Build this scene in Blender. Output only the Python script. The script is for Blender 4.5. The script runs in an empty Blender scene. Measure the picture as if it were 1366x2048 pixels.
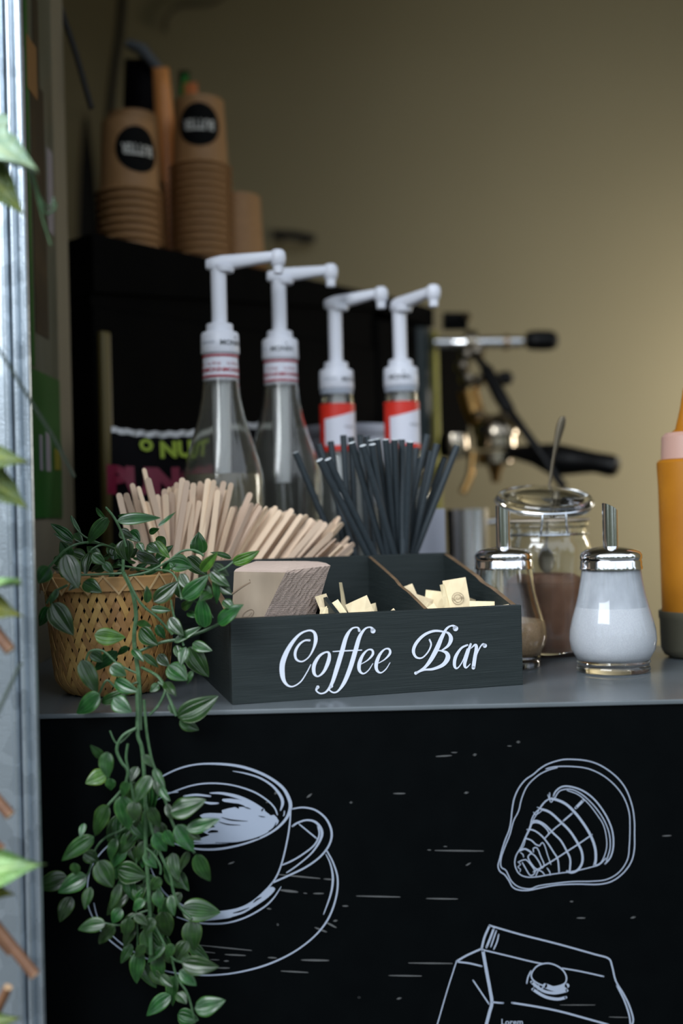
import bpy, bmesh, math, random
from mathutils import Vector, Matrix
from math import sin, cos, pi, radians as R

# ------------------------------------------------------------------ camera, world, lights, exposure
SC = bpy.context.scene
COL = SC.collection
F = 2200.0                       # focal length in pixels of the 1366x2048 frame
CZ = 1.16                        # camera height
ROLL = 0.0235
cr, sr = cos(ROLL), sin(ROLL)

cam_d = bpy.data.cameras.new('camera')
cam_d.sensor_fit = 'VERTICAL'
cam_d.sensor_height = 36.0
cam_d.lens = F / 2048.0 * 36.0
cam_d.dof.use_dof = True
cam_d.dof.focus_distance = 0.99
cam_d.dof.aperture_fstop = 2.35
cam_d.clip_start = 0.02
cam = bpy.data.objects.new('camera', cam_d)
COL.objects.link(cam)
M = Matrix(((cr, sr, 0, 0), (0, 0, -1, 0), (-sr, cr, 0, CZ), (0, 0, 0, 1)))
cam.matrix_world = M
SC.camera = cam

SC.view_settings.view_transform = 'Standard'
SC.view_settings.look = 'None'
SC.view_settings.gamma = 1.0
SC.view_settings.use_curve_mapping = False
SC.view_settings.exposure = 0.55
SC.cycles.use_denoising = True

W = bpy.data.worlds.new('world')
SC.world = W
W.use_nodes = True
nt = W.node_tree
bg = nt.nodes['Background']
tc = nt.nodes.new('ShaderNodeTexCoord')
sp = nt.nodes.new('ShaderNodeSeparateXYZ')
rp = nt.nodes.new('ShaderNodeValToRGB')
mp = nt.nodes.new('ShaderNodeMapRange')
mp.inputs['From Min'].default_value = -1
nt.links.new(tc.outputs['Generated'], sp.inputs[0])
nt.links.new(sp.outputs['Z'], mp.inputs['Value'])

tn = nt.nodes.new('ShaderNodeTexNoise'); tn.inputs['Scale'].default_value = 5.0; tn.inputs['Detail'].default_value = 6
tmp_ = nt.nodes.new('ShaderNodeMapping'); tmp_.inputs['Scale'].default_value = (1, 1, 0.55)
nt.links.new(tc.outputs['Generated'], tmp_.inputs[0]); nt.links.new(tmp_.outputs[0], tn.inputs['Vector'])
# tree line: the noise raises and lowers the height at which the sky begins
tadd = nt.nodes.new('ShaderNodeMath'); tadd.operation = 'MULTIPLY_ADD'
tadd.inputs[1].default_value = -0.55; tadd.inputs[2].default_value = 0.235
nt.links.new(tn.outputs['Fac'], tadd.inputs[0])
tsum = nt.nodes.new('ShaderNodeMath'); tsum.operation = 'ADD'
nt.links.new(tsum.outputs[0], rp.inputs[0]); nt.links.new(mp.outputs[0], tsum.inputs[0]); nt.links.new(tadd.outputs[0], tsum.inputs[1])
nt.links.new(rp.outputs[0], bg.inputs['Color'])
e = rp.color_ramp.elements
e[0].position = 0.0; e[0].color = (0.035, 0.035, 0.03, 1)
e[1].position = 1.0; e[1].color = (0.86, 0.94, 1.05, 1)
x = e.new(0.49); x.color = (0.05, 0.06, 0.045, 1)
x = e.new(0.515); x.color = (0.16, 0.2, 0.15, 1)
x = e.new(0.56); x.color = (0.70, 0.78, 0.90, 1)
bg.inputs['Strength'].default_value = 1.35

def area_light(name, loc, target, sx, sy, power, color):
    l = bpy.data.lights.new(name, 'AREA')
    l.shape = 'RECTANGLE'; l.size = sx; l.size_y = sy
    l.energy = power; l.color = color
    o = bpy.data.objects.new(name, l)
    COL.objects.link(o)
    o.location = loc
    d = Vector(target) - Vector(loc)
    o.rotation_euler = d.to_track_quat('-Z', 'Y').to_euler()
    return o

area_light('open_sky_light', (-0.85, -0.25, 2.2), (0.05, 1.05, 1.1), 1.2, 0.9, 33, (0.90, 0.95, 1.0))
area_light('wall_fill_light', (1.7, 2.35, 1.45), (0.9, 3.0, 0.75), 0.35, 0.35, 9, (1.0, 0.93, 0.82))  # unseen fill added to brighten the lower right of the back wall

# ------------------------------------------------------------------ helpers
def at(px, py, Y):
    """the world point that the photograph shows at (px, py), Y metres in front of the camera"""
    u = (px - 683.0); v = (1024.0 - py)
    return Vector(((u * cr + v * sr) * Y / F, Y, CZ + (-u * sr + v * cr) * Y / F))

def on_plane(px, py, p0, n):
    d = at(px, py, 1.0) - Vector((0, 0, CZ))
    c = Vector((0, 0, CZ))
    return c + d * ((Vector(p0) - c).dot(n) / d.dot(n))

def link(name, me, mat=None, parent=None):
    o = bpy.data.objects.new(name, me)
    COL.objects.link(o)
    if mat is not None:
        for m in (mat if isinstance(mat, (list, tuple)) else [mat]):
            me.materials.append(m)
    if parent is not None:
        o.parent = parent
    return o

def mesh(name, vs, fs, mat=None, parent=None, smooth=False, mi=None, uv=None):
    me = bpy.data.meshes.new(name)
    me.from_pydata([tuple(v) for v in vs], [], fs)
    if smooth:
        me.polygons.foreach_set('use_smooth', [True] * len(me.polygons))
    if mi:
        me.polygons.foreach_set('material_index', mi)
    if uv:
        l = me.uv_layers.new(name='uv')
        for lp in me.loops:
            l.data[lp.index].uv = uv[lp.vertex_index]
    me.update()
    return link(name, me, mat, parent)

def empty(name, loc=(0, 0, 0), rz=0.0):
    o = bpy.data.objects.new(name, None)
    o.empty_display_size = 0.02
    COL.objects.link(o)
    o.location = loc
    o.rotation_euler = (0, 0, rz)
    return o

def tag(o, label=None, cat=None, group=None, kind=None):
    if label: o['label'] = label
    if cat: o['category'] = cat
    if group: o['group'] = group
    if kind: o['kind'] = kind
    return o

def boxgeo(x0, x1, y0, y1, z0, z1):
    v = [(x0, y0, z0), (x1, y0, z0), (x1, y1, z0), (x0, y1, z0), (x0, y0, z1), (x1, y0, z1), (x1, y1, z1), (x0, y1, z1)]
    f = [(0, 3, 2, 1), (4, 5, 6, 7), (0, 1, 5, 4), (1, 2, 6, 5), (2, 3, 7, 6), (3, 0, 4, 7)]
    return v, f

def bevelled(o, w=0.001, seg=2):
    bm = bmesh.new(); bm.from_mesh(o.data)
    bmesh.ops.bevel(bm, geom=[e for e in bm.edges], offset=w, segments=seg, affect='EDGES', profile=0.6, clamp_overlap=True)
    bm.to_mesh(o.data); bm.free()
    return o

def box(name, x0, x1, y0, y1, z0, z1, mat, parent=None, bev=0.0):
    v, f = boxgeo(x0, x1, y0, y1, z0, z1)
    o = mesh(name, v, f, mat, parent)
    if bev: bevelled(o, bev)
    return o

def lathe(name, prof, mat, parent=None, seg=48, loc=(0, 0, 0), smooth=True, sharp=None, closed=False):
    """prof: (r, z) from the bottom up; r=0 ends are closed to a point"""
    vs, fs = [], []
    idx = []
    for r, z in prof:
        if r <= 1e-6:
            idx.append([len(vs)]); vs.append((loc[0], loc[1], loc[2] + z))
        else:
            b = len(vs); idx.append(list(range(b, b + seg)))
            for k in range(seg):
                a = 2 * pi * k / seg
                vs.append((loc[0] + r * cos(a), loc[1] + r * sin(a), loc[2] + z))
    pairs = list(zip(idx[:-1], idx[1:]))
    if closed: pairs.append((idx[-1], idx[0]))
    for a, b in pairs:
        for k in range(seg):
            k2 = (k + 1) % seg
            if len(a) == 1 and len(b) == 1: continue
            if len(a) == 1: fs.append((a[0], b[k2], b[k]))
            elif len(b) == 1: fs.append((a[k], a[k2], b[0]))
            else: fs.append((a[k], a[k2], b[k2], b[k]))
    o = mesh(name, vs, fs, mat, parent, smooth)
    if smooth:
        try: o.data.set_sharp_from_angle(angle=R(38))
        except Exception: pass
    return o

def catmull(pts, n=8, closed=False):
    """pts: tuples of any length; returns a denser list"""
    P = [tuple(float(c) for c in p) for p in pts]
    out = []
    m = len(P)
    rng = range(m if closed else m - 1)
    for i in rng:
        p1, p2 = P[i], P[(i + 1) % m]
        p0 = P[(i - 1) % m] if (closed or i > 0) else p1
        p3 = P[(i + 2) % m] if (closed or i + 2 < m) else p2
        for k in range(n):
            t = k / n
            out.append(tuple(0.5 * ((2 * b) + (c - a) * t + (2 * a - 5 * b + 4 * c - d) * t * t + (-a + 3 * b - 3 * c + d) * t ** 3)
                             for a, b, c, d in zip(p0, p1, p2, p3)))
    if not closed: out.append(P[-1])
    return out

def tubegeo(path, rad, seg=8, cap=True):
    """path: points; rad: number or list"""
    P = [Vector(p) for p in path]
    n = len(P)
    if not isinstance(rad, (list, tuple)): rad = [rad] * n
    vs, fs = [], []
    t0 = (P[1] - P[0]).normalized()
    up = Vector((0, 0, 1)) if abs(t0.z) < 0.9 else Vector((1, 0, 0))
    a = t0.cross(up).normalized()
    for i in range(n):
        t = (P[min(i + 1, n - 1)] - P[max(i - 1, 0)])
        t = t.normalized() if t.length > 1e-9 else t0
        a = (a - t * a.dot(t))
        a = a.normalized() if a.length > 1e-6 else t.orthogonal().normalized()
        b = t.cross(a)
        for k in range(seg):
            w = 2 * pi * k / seg
            vs.append(P[i] + (a * cos(w) + b * sin(w)) * rad[i])
    for i in range(n - 1):
        for k in range(seg):
            k2 = (k + 1) % seg
            fs.append((i * seg + k, i * seg + k2, (i + 1) * seg + k2, (i + 1) * seg + k))
    if cap:
        fs.append(tuple(range(seg - 1, -1, -1)))
        fs.append(tuple((n - 1) * seg + k for k in range(seg)))
    return vs, fs

def tube(name, path, rad, mat, parent=None, seg=8, cap=True):
    v, f = tubegeo(path, rad, seg, cap)
    o = mesh(name, v, f, mat, parent, True)
    try: o.data.set_sharp_from_angle(angle=R(50))
    except Exception: pass
    return o

class Geo:
    def __init__(s): s.v = []; s.f = []; s.m = []
    def add(s, v, f, mi=0):
        b = len(s.v); s.v += [tuple(q) for q in v]
        s.f += [tuple(i + b for i in q) for q in f]; s.m += [mi] * len(f)
    def obj(s, name, mat, parent=None, smooth=False):
        return mesh(name, s.v, s.f, mat, parent, smooth, s.m)

def text_geo(txt, size, bold=0.0, shear=0.0):
    c = bpy.data.curves.new('t', 'FONT')
    c.body = txt; c.size = size; c.align_x = 'CENTER'; c.align_y = 'CENTER'; c.offset = bold; c.shear = shear
    c.resolution_u = 2
    o = bpy.data.objects.new('t', c); COL.objects.link(o)
    dg = bpy.context.evaluated_depsgraph_get()
    me = bpy.data.meshes.new_from_object(o.evaluated_get(dg))
    v = [tuple(q.co) for q in me.vertices]; f = [tuple(p.vertices) for p in me.polygons]
    bpy.data.objects.remove(o); bpy.data.curves.remove(c); bpy.data.meshes.remove(me)
    return v, f

# ------------------------------------------------------------------ materials
def mat(name, col, rough=0.5, metal=0.0, spec=0.5, trans=0.0, ior=1.45, noise=None, bump=None, coat=0.0, sub=0.0, stretch=(1, 1, 1), sheen=0.0):
    """noise=(scale, second colour, contrast position); bump=(scale, strength)"""
    m = bpy.data.materials.new(name); m.use_nodes = True
    t = m.node_tree; b = t.nodes['Principled BSDF']
    b.inputs['Base Color'].default_value = (*col, 1)
    b.inputs['Roughness'].default_value = rough
    b.inputs['Metallic'].default_value = metal
    b.inputs['Specular IOR Level'].default_value = spec
    b.inputs['Transmission Weight'].default_value = trans
    b.inputs['IOR'].default_value = ior
    b.inputs['Coat Weight'].default_value = coat
    if sub:
        b.inputs['Subsurface Weight'].default_value = sub
        b.inputs['Subsurface Radius'].default_value = (0.01, 0.008, 0.006)
        b.inputs['Subsurface Scale'].default_value = 0.5
    if noise or bump:
        tc = t.nodes.new('ShaderNodeTexCoord'); mp = t.nodes.new('ShaderNodeMapping')
        mp.inputs['Scale'].default_value = stretch
        t.links.new(tc.outputs['Object'], mp.inputs[0])
    if noise:
        n = t.nodes.new('ShaderNodeTexNoise'); n.inputs['Scale'].default_value = noise[0]; n.inputs['Detail'].default_value = 5
        t.links.new(mp.outputs[0], n.inputs['Vector'])
        r = t.nodes.new('ShaderNodeValToRGB')
        r.color_ramp.elements[0].position = noise[2] if len(noise) > 2 else 0.35
        r.color_ramp.elements[1].position = noise[3] if len(noise) > 3 else 0.65
        r.color_ramp.elements[0].color = (*col, 1); r.color_ramp.elements[1].color = (*noise[1], 1)
        t.links.new(n.outputs['Fac'], r.inputs[0]); t.links.new(r.outputs[0], b.inputs['Base Color'])
    if bump:
        n = t.nodes.new('ShaderNodeTexNoise'); n.inputs['Scale'].default_value = bump[0]; n.inputs['Detail'].default_value = 4
        t.links.new(mp.outputs[0], n.inputs['Vector'])
        bp = t.nodes.new('ShaderNodeBump'); bp.inputs['Strength'].default_value = bump[1]; bp.inputs['Distance'].default_value = 0.001
        t.links.new(n.outputs['Fac'], bp.inputs['Height']); t.links.new(bp.outputs[0], b.inputs['Normal'])
    return m

def vary(m, amount=0.25, hue=0.02):
    """gives every object that uses the material its own shade"""
    t = m.node_tree; b = t.nodes['Principled BSDF']
    oi = t.nodes.new('ShaderNodeObjectInfo'); hs = t.nodes.new('ShaderNodeHueSaturation')
    a = t.nodes.new('ShaderNodeMapRange'); a.inputs['To Min'].default_value = 1 - amount; a.inputs['To Max'].default_value = 1 + amount
    h = t.nodes.new('ShaderNodeMapRange'); h.inputs['To Min'].default_value = 0.5 - hue; h.inputs['To Max'].default_value = 0.5 + hue
    t.links.new(oi.outputs['Random'], a.inputs['Value']); t.links.new(a.outputs[0], hs.inputs['Value'])
    t.links.new(oi.outputs['Random'], h.inputs['Value']); t.links.new(h.outputs[0], hs.inputs['Hue'])
    if b.inputs['Base Color'].links:
        t.links.new(b.inputs['Base Color'].links[0].from_socket, hs.inputs['Color'])
    else:
        hs.inputs['Color'].default_value = b.inputs['Base Color'].default_value
    t.links.new(hs.outputs[0], b.inputs['Base Color'])
    return m

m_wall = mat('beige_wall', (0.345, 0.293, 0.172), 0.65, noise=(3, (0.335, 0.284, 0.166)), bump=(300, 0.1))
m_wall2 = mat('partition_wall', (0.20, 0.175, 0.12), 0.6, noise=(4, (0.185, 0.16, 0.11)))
m_ceil = mat('ceiling_board', (0.25, 0.23, 0.17), 0.8)
m_floor = mat('floor_vinyl', (0.12, 0.11, 0.09), 0.6, noise=(8, (0.09, 0.085, 0.07)))
m_ground = mat('paving_ground', (0.10, 0.10, 0.09), 0.9, noise=(6, (0.07, 0.07, 0.06)))
m_top = mat('grey_worktop', (0.105, 0.12, 0.13), 0.27, metal=0.0, spec=0.75, noise=(14, (0.085, 0.10, 0.108)), bump=(260, 0.08))
m_panel = mat('black_panel', (0.0008, 0.0013, 0.0016), 0.45, spec=0.06, noise=(40, (0.0011, 0.0017, 0.0020)))
m_print = mat('white_print', (0.26, 0.30, 0.37), 0.6, spec=0.2)
m_print2 = mat('grey_print', (0.075, 0.078, 0.078), 0.6, spec=0.2)
m_letter = mat('white_vinyl', (0.60, 0.64, 0.72), 0.55, spec=0.3)
m_box = mat('dark_painted_wood', (0.0125, 0.0180, 0.0180), 0.55, spec=0.28, noise=(26, (0.018, 0.0245, 0.0245)), bump=(60, 0.4), stretch=(0.6, 1, 20))
m_raw = mat('raw_wood_edge', (0.17, 0.105, 0.055), 0.7, noise=(60, (0.10, 0.062, 0.033)))
m_black = mat('black_plastic', (0.003, 0.003, 0.0032), 0.42, spec=0.25)
m_blackm = mat('black_metal_panel', (0.0018, 0.0018, 0.0017), 0.7, spec=0.03, noise=(10, (0.003, 0.0028, 0.0026)))
m_teal = mat('dark_teal_metal', (0.016, 0.026, 0.028), 0.4, spec=0.4)
m_olive = mat('olive_yellow', (0.30, 0.28, 0.015), 0.5)
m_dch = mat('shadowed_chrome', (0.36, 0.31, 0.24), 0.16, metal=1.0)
m_white = mat('white_plastic', (0.66, 0.68, 0.75), 0.38, spec=0.5, sub=0.0)
m_greyring = mat('grey_plastic', (0.36, 0.40, 0.47), 0.4)
m_redlab = mat('red_label', (0.60, 0.025, 0.012), 0.45)
m_pinkline = mat('dull_red_print', (0.34, 0.03, 0.05), 0.5)
m_darkprint = mat('dark_print', (0.06, 0.07, 0.08), 0.5)
m_whitelab = mat('white_label', (0.66, 0.67, 0.75), 0.5)
m_tan = mat('tan_label_back', (0.24, 0.20, 0.135), 0.6)
m_syrup = mat('tan_syrup', (0.30, 0.25, 0.17), 0.15, trans=0.35, ior=1.36)
m_syrup2 = mat('clear_syrup', (0.80, 0.78, 0.74), 0.0, trans=1.0, ior=1.36)
m_glass = mat('clear_glass', (0.95, 0.97, 0.96), 0.02, trans=1.0, ior=1.45)
m_glass2 = mat('misted_glass', (0.80, 0.81, 0.76), 0.06, trans=0.975, ior=1.4)
m_chrome = mat('chrome', (0.75, 0.75, 0.76), 0.10, metal=1.0)
m_steel = mat('brushed_steel', (0.55, 0.55, 0.55), 0.24, metal=1.0, bump=(200, 0.1), stretch=(1, 1, 8))
m_brass = mat('brass', (0.45, 0.26, 0.09), 0.25, metal=1.0)
m_wire = mat('steel_wire', (0.62, 0.66, 0.70), 0.25, metal=1.0)
m_sugar = mat('white_sugar', (0.74, 0.76, 0.80), 0.9, noise=(900, (0.66, 0.68, 0.73)), bump=(1200, 0.6))
m_dust = mat('sugar_dust_film', (0.46, 0.49, 0.54), 0.9, noise=(60, (0.66, 0.69, 0.74), 0.3, 0.7), stretch=(1, 1, 0.5))
m_brown = mat('brown_sugar', (0.48, 0.33, 0.19), 0.9, noise=(700, (0.38, 0.25, 0.14)), bump=(900, 0.8))
m_cocoa = mat('cocoa_powder', (0.25, 0.135, 0.085), 0.95, noise=(60, (0.20, 0.105, 0.066)))
m_mustard = mat('mustard_plastic', (0.36, 0.140, 0.010), 0.4, spec=0.35, noise=(16, (0.30, 0.11, 0.008)))
m_cap = mat('translucent_cap', (0.42, 0.25, 0.20), 0.45)
m_holder = mat('olive_grey_holder', (0.085, 0.08, 0.055), 0.5)
m_kraft = mat('kraft_paper', (0.33, 0.175, 0.070), 0.6, noise=(120, (0.29, 0.15, 0.058)))
m_disc = mat('black_ink', (0.003, 0.003, 0.003), 0.7, spec=0.1)
m_offwhite = mat('off_white_ink', (0.50, 0.49, 0.45), 0.6)
m_stir = vary(mat('birch_wood', (0.72, 0.52, 0.36), 0.7, noise=(35, (0.84, 0.66, 0.50)), stretch=(1, 1, 0.08)), 0.22, 0.008)
m_straw = mat('black_paper', (0.026, 0.036, 0.043), 0.55, spec=0.4, noise=(300, (0.032, 0.043, 0.050)), bump=(500, 0.2))
m_strawin = mat('white_paper_rim', (0.66, 0.70, 0.72), 0.7)
m_sachet = vary(mat('cream_paper', (0.80, 0.66, 0.42), 0.7, noise=(60, (0.70, 0.57, 0.35)), bump=(120, 0.3)), 0.12, 0.006)
m_ink = mat('brown_ink', (0.17, 0.12, 0.07), 0.7)
m_napkin = mat('napkin_paper', (0.50, 0.385, 0.30), 0.9)
m_bamboo = vary(mat('bamboo_strip', (0.52, 0.31, 0.11), 0.5, noise=(30, (0.33, 0.17, 0.052)), bump=(200, 0.4), stretch=(1, 1, 0.3)), 0.28, 0.01)
m_bamboo2 = mat('bamboo_band', (0.43, 0.245, 0.09), 0.5, noise=(22, (0.33, 0.175, 0.06)), stretch=(1, 1, 5))
m_pot = mat('dark_liner', (0.006, 0.005, 0.004), 0.8)
m_soil = mat('dark_soil', (0.012, 0.009, 0.006), 0.95, bump=(80, 1.0))
m_stem = mat('green_stem', (0.030, 0.075, 0.028), 0.5, noise=(120, (0.055, 0.115, 0.050)), bump=(400, 0.6))
m_wood = mat('brown_branch', (0.16, 0.075, 0.035), 0.6, noise=(60, (0.10, 0.045, 0.022)), stretch=(1, 1, 1))
m_cut = mat('cut_wood', (0.40, 0.26, 0.15), 0.7)
m_wiregreen = mat('dark_wire', (0.03, 0.045, 0.03), 0.5)
m_foil = mat('crinkled_foil', (0.34, 0.34, 0.34), 0.35, metal=0.6, bump=(90, 1.0))
m_bag = mat('black_foil_bag', (0.0025, 0.002, 0.003), 0.6, spec=0.08, bump=(18, 0.4))
m_lime = mat('lime_ink', (0.30, 0.42, 0.012), 0.5)
m_magenta = mat('magenta_ink', (0.20, 0.002, 0.032), 0.5)
m_orange = mat('orange_foil', (0.75, 0.30, 0.09), 0.35)
m_green = mat('green_print', (0.014, 0.075, 0.010), 0.45, noise=(10, (0.018, 0.10, 0.014)))
m_posterbase = mat('poster_sheet', (0.115, 0.115, 0.085), 0.35, noise=(6, (0.075, 0.075, 0.05)), stretch=(1, 6, 1))
m_tub = mat('white_tub_plastic', (0.46, 0.48, 0.56), 0.45)
m_rubber = mat('black_rubber', (0.01, 0.009, 0.007), 0.7)

def galvanised():
    m = bpy.data.materials.new('galvanised_steel'); m.use_nodes = True
    t = m.node_tree; b = t.nodes['Principled BSDF']
    tc = t.nodes.new('ShaderNodeTexCoord')
    v = t.nodes.new('ShaderNodeTexVoronoi'); v.inputs['Scale'].default_value = 70
    t.links.new(tc.outputs['Object'], v.inputs['Vector'])
    r = t.nodes.new('ShaderNodeValToRGB')
    r.color_ramp.elements[0].color = (0.33, 0.375, 0.415, 1); r.color_ramp.elements[1].color = (0.50, 0.56, 0.61, 1)
    t.links.new(v.outputs['Color'], r.inputs[0]); t.links.new(r.outputs[0], b.inputs['Base Color'])
    n = t.nodes.new('ShaderNodeTexNoise'); n.inputs['Scale'].default_value = 500
    t.links.new(tc.outputs['Object'], n.inputs['Vector'])
    q = t.nodes.new('ShaderNodeMapRange'); q.inputs['To Min'].default_value = 0.22; q.inputs['To Max'].default_value = 0.42
    t.links.new(n.outputs['Fac'], q.inputs['Value']); t.links.new(q.outputs[0], b.inputs['Roughness'])
    bp = t.nodes.new('ShaderNodeBump'); bp.inputs['Strength'].default_value = 0.25; bp.inputs['Distance'].default_value = 0.0006
    t.links.new(n.outputs['Fac'], bp.inputs['Height']); t.links.new(bp.outputs[0], b.inputs['Normal'])
    b.inputs['Metallic'].default_value = 0.85
    return m
m_galv = galvanised()

def leaf_mat(name, base, vein, edge, veins=True, rough=0.38):
    """colour by the leaf's own uv: u along, v across (0..1)"""
    m = bpy.data.materials.new(name); m.use_nodes = True
    t = m.node_tree; b = t.nodes['Principled BSDF']
    uv = t.nodes.new('ShaderNodeUVMap'); s = t.nodes.new('ShaderNodeSeparateXYZ')
    t.links.new(uv.outputs[0], s.inputs[0])
    def math_(op, a, bb=None, c=None):
        n = t.nodes.new('ShaderNodeMath'); n.operation = op
        for i, q in enumerate((a, bb, c)):
            if q is None: continue
            if isinstance(q, (int, float)): n.inputs[i].default_value = q
            else: t.links.new(q, n.inputs[i])
        return n.outputs[0]
    d = math_('ABSOLUTE', math_('SUBTRACT', s.outputs['Y'], 0.5))          # 0 at midrib, .5 at edge
    if veins:
        w = math_('ABSOLUTE', math_('SINE', math_('MULTIPLY', d, 2 * pi * 2.1)))
        vn = math_('POWER', math_('SUBTRACT', 1.0, w), 5.0)
    else:
        w = math_('ABSOLUTE', math_('SINE', math_('ADD', math_('MULTIPLY', d, 14.0), math_('MULTIPLY', s.outputs['X'], -16.0))))
        vn = math_('MAXIMUM', math_('POWER', math_('SUBTRACT', 1.0, w), 6.0), math_('POWER', math_('SUBTRACT', 1.0, math_('MULTIPLY', d, 2.0)), 22.0))
    ed = math_('POWER', math_('MULTIPLY', d, 2.0), 12.0)
    mx = t.nodes.new('ShaderNodeMix'); mx.data_type = 'RGBA'
    mx.inputs['A'].default_value = (*base, 1); mx.inputs['B'].default_value = (*vein, 1)
    t.links.new(math_('MULTIPLY', vn, 0.62), mx.inputs['Factor'])
    m2 = t.nodes.new('ShaderNodeMix'); m2.data_type = 'RGBA'
    t.links.new(mx.outputs['Result'], m2.inputs['A']); m2.inputs['B'].default_value = (*edge, 1)
    t.links.new(math_('MULTIPLY', ed, 0.7), m2.inputs['Factor'])
    tc = t.nodes.new('ShaderNodeTexCoord')
    n = t.nodes.new('ShaderNodeTexNoise'); n.inputs['Scale'].default_value = 3.0
    t.links.new(tc.outputs['Object'], n.inputs['Vector'])
    m3 = t.nodes.new('ShaderNodeMix'); m3.data_type = 'RGBA'; m3.blend_type = 'MULTIPLY'
    t.links.new(m2.outputs['Result'], m3.inputs['A'])
    rr = t.nodes.new('ShaderNodeValToRGB'); rr.color_ramp.elements[0].position = 0.3; rr.color_ramp.elements[1].position = 0.7
    rr.color_ramp.elements[0].color = (0.5, 0.58, 0.5, 1); rr.color_ramp.elements[1].color = (1.35, 1.25, 1.05, 1)
    t.links.new(n.outputs['Fac'], rr.inputs[0]); t.links.new(rr.outputs[0], m3.inputs['B']); m3.inputs['Factor'].default_value = 1
    t.links.new(m3.outputs['Result'], b.inputs['Base Color'])
    bp = t.nodes.new('ShaderNodeBump'); bp.inputs['Strength'].default_value = 0.5; bp.inputs['Distance'].default_value = 0.0015; bp.invert = True
    t.links.new(vn, bp.inputs['Height']); t.links.new(bp.outputs[0], b.inputs['Normal'])
    b.inputs['Roughness'].default_value = rough
    b.inputs['Specular IOR Level'].default_value = 0.5
    return m
m_leaf = vary(leaf_mat('plant_leaf', (0.0085, 0.042, 0.0075), (0.055, 0.120, 0.050), (0.060, 0.14, 0.025), True, 0.3), 0.38, 0.022)
m_leaf_y = leaf_mat('young_leaf', (0.04, 0.115, 0.012), (0.10, 0.20, 0.04), (0.17, 0.24, 0.04))
m_ivy_a = leaf_mat('pale_ivy_leaf', (0.20, 0.30, 0.24), (0.36, 0.42, 0.22), (0.24, 0.34, 0.25), False, 0.5)
m_ivy_b = leaf_mat('green_ivy_leaf', (0.075, 0.12, 0.025), (0.24, 0.27, 0.06), (0.12, 0.15, 0.03), False, 0.5)
m_ivy_c = leaf_mat('yellow_ivy_leaf', (0.13, 0.15, 0.015), (0.28, 0.27, 0.04), (0.2, 0.17, 0.02), False, 0.5)
m_ivy_d = leaf_mat('fresh_ivy_leaf', (0.16, 0.30, 0.11), (0.30, 0.42, 0.20), (0.2, 0.34, 0.12), False, 0.5)

def napkin_layers():
    """fine cut edges of the sheets"""
    m = bpy.data.materials.new('napkin_cut_edges'); m.use_nodes = True
    t = m.node_tree; b = t.nodes['Principled BSDF']
    uv = t.nodes.new('ShaderNodeUVMap')
    w = t.nodes.new('ShaderNodeTexWave'); w.inputs['Scale'].default_value = 20; w.inputs['Distortion'].default_value = 2.2
    w.inputs['Detail'].default_value = 3; w.inputs['Detail Scale'].default_value = 1.6; w.bands_direction = 'Y'
    mpn = t.nodes.new('ShaderNodeMapping'); mpn.inputs['Scale'].default_value = (0.5, 1, 1)
    t.links.new(uv.outputs[0], mpn.inputs[0])
    t.links.new(mpn.outputs[0], w.inputs['Vector'])
    r = t.nodes.new('ShaderNodeValToRGB')
    r.color_ramp.elements[0].color = (0.42, 0.30, 0.235, 1); r.color_ramp.elements[1].color = (0.72, 0.58, 0.50, 1)
    r.color_ramp.elements[0].position = 0.1; r.color_ramp.elements[1].position = 0.75
    t.links.new(w.outputs['Color'], r.inputs[0]); t.links.new(r.outputs[0], b.inputs['Base Color'])
    bp = t.nodes.new('ShaderNodeBump'); bp.inputs['Strength'].default_value = 0.6; bp.inputs['Distance'].default_value = 0.001
    t.links.new(w.outputs['Fac'], bp.inputs['Height']); t.links.new(bp.outputs[0], b.inputs['Normal'])
    b.inputs['Roughness'].default_value = 0.9
    return m
m_layers = napkin_layers()
m_napface = mat('napkin_face', (0.30, 0.24, 0.175), 0.9, noise=(26, (0.19, 0.145, 0.10)), stretch=(1, 1, 0.25))

# ------------------------------------------------------------------ the room of the kiosk
def struct(name, *a, **k):
    o = box(name, *a, **k); o['kind'] = 'structure'; return o
struct('ground', -6, 6, -6, 0.9, -0.05, 0.0, m_ground)
struct('floor', -1.7, 2.0, 0.9, 3.1, -0.05, 0.02, m_floor)
struct('wall_back', -1.7, 2.0, 3.0, 3.08, 0.02, 2.85, m_wall)
struct('wall_right', 1.92, 2.0, 0.94, 3.0, 0.02, 2.85, m_wall)
struct('wall_left', -1.7, -1.62, 0.94, 3.0, 0.02, 2.85, m_wall)
struct('ceiling', -1.7, 2.0, 0.9, 3.08, 2.85, 2.9, m_ceil)
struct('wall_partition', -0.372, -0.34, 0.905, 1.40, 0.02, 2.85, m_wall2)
struct('wall_front', -1.7, -0.372, 0.86, 0.90, 0.0, 2.85, m_galv)
struct('awning_roof', -1.7, 2.0, 0.30, 0.90, 2.62, 2.66, m_ceil)
tr = tube('trim_1', [at(112, -10, 1.398) + Vector((0, 0.006, 0)), at(150, 105, 1.40) + Vector((0, 0.006, 0)), at(181, 214, 1.405) + Vector((0, 0.006, 0))], 0.004, m_rubber)
tr['kind'] = 'structure'

# ------------------------------------------------------------------ counter
ctr = tag(empty('counter', (0, 0, 0)), 'black panelled serving counter with grey top and white line drawings', 'counter')
wt = box('worktop', -0.339, 1.9, 0.9012, 1.25, 0.9962, 1.0, m_top, ctr, bev=0.0009)
box('worktop', -0.339, 0.30, 1.2505, 2.7, 0.972, 1.0, m_top, ctr, bev=0.0012)
box('front_panel', -0.339, 1.9, 0.9035, 0.925, 0.0, 0.9960, m_panel, ctr)
box('cabinet_body', -0.339, 0.30, 1.30, 2.69, 0.02, 0.9715, m_blackm, ctr)
PY = 0.9028

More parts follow.
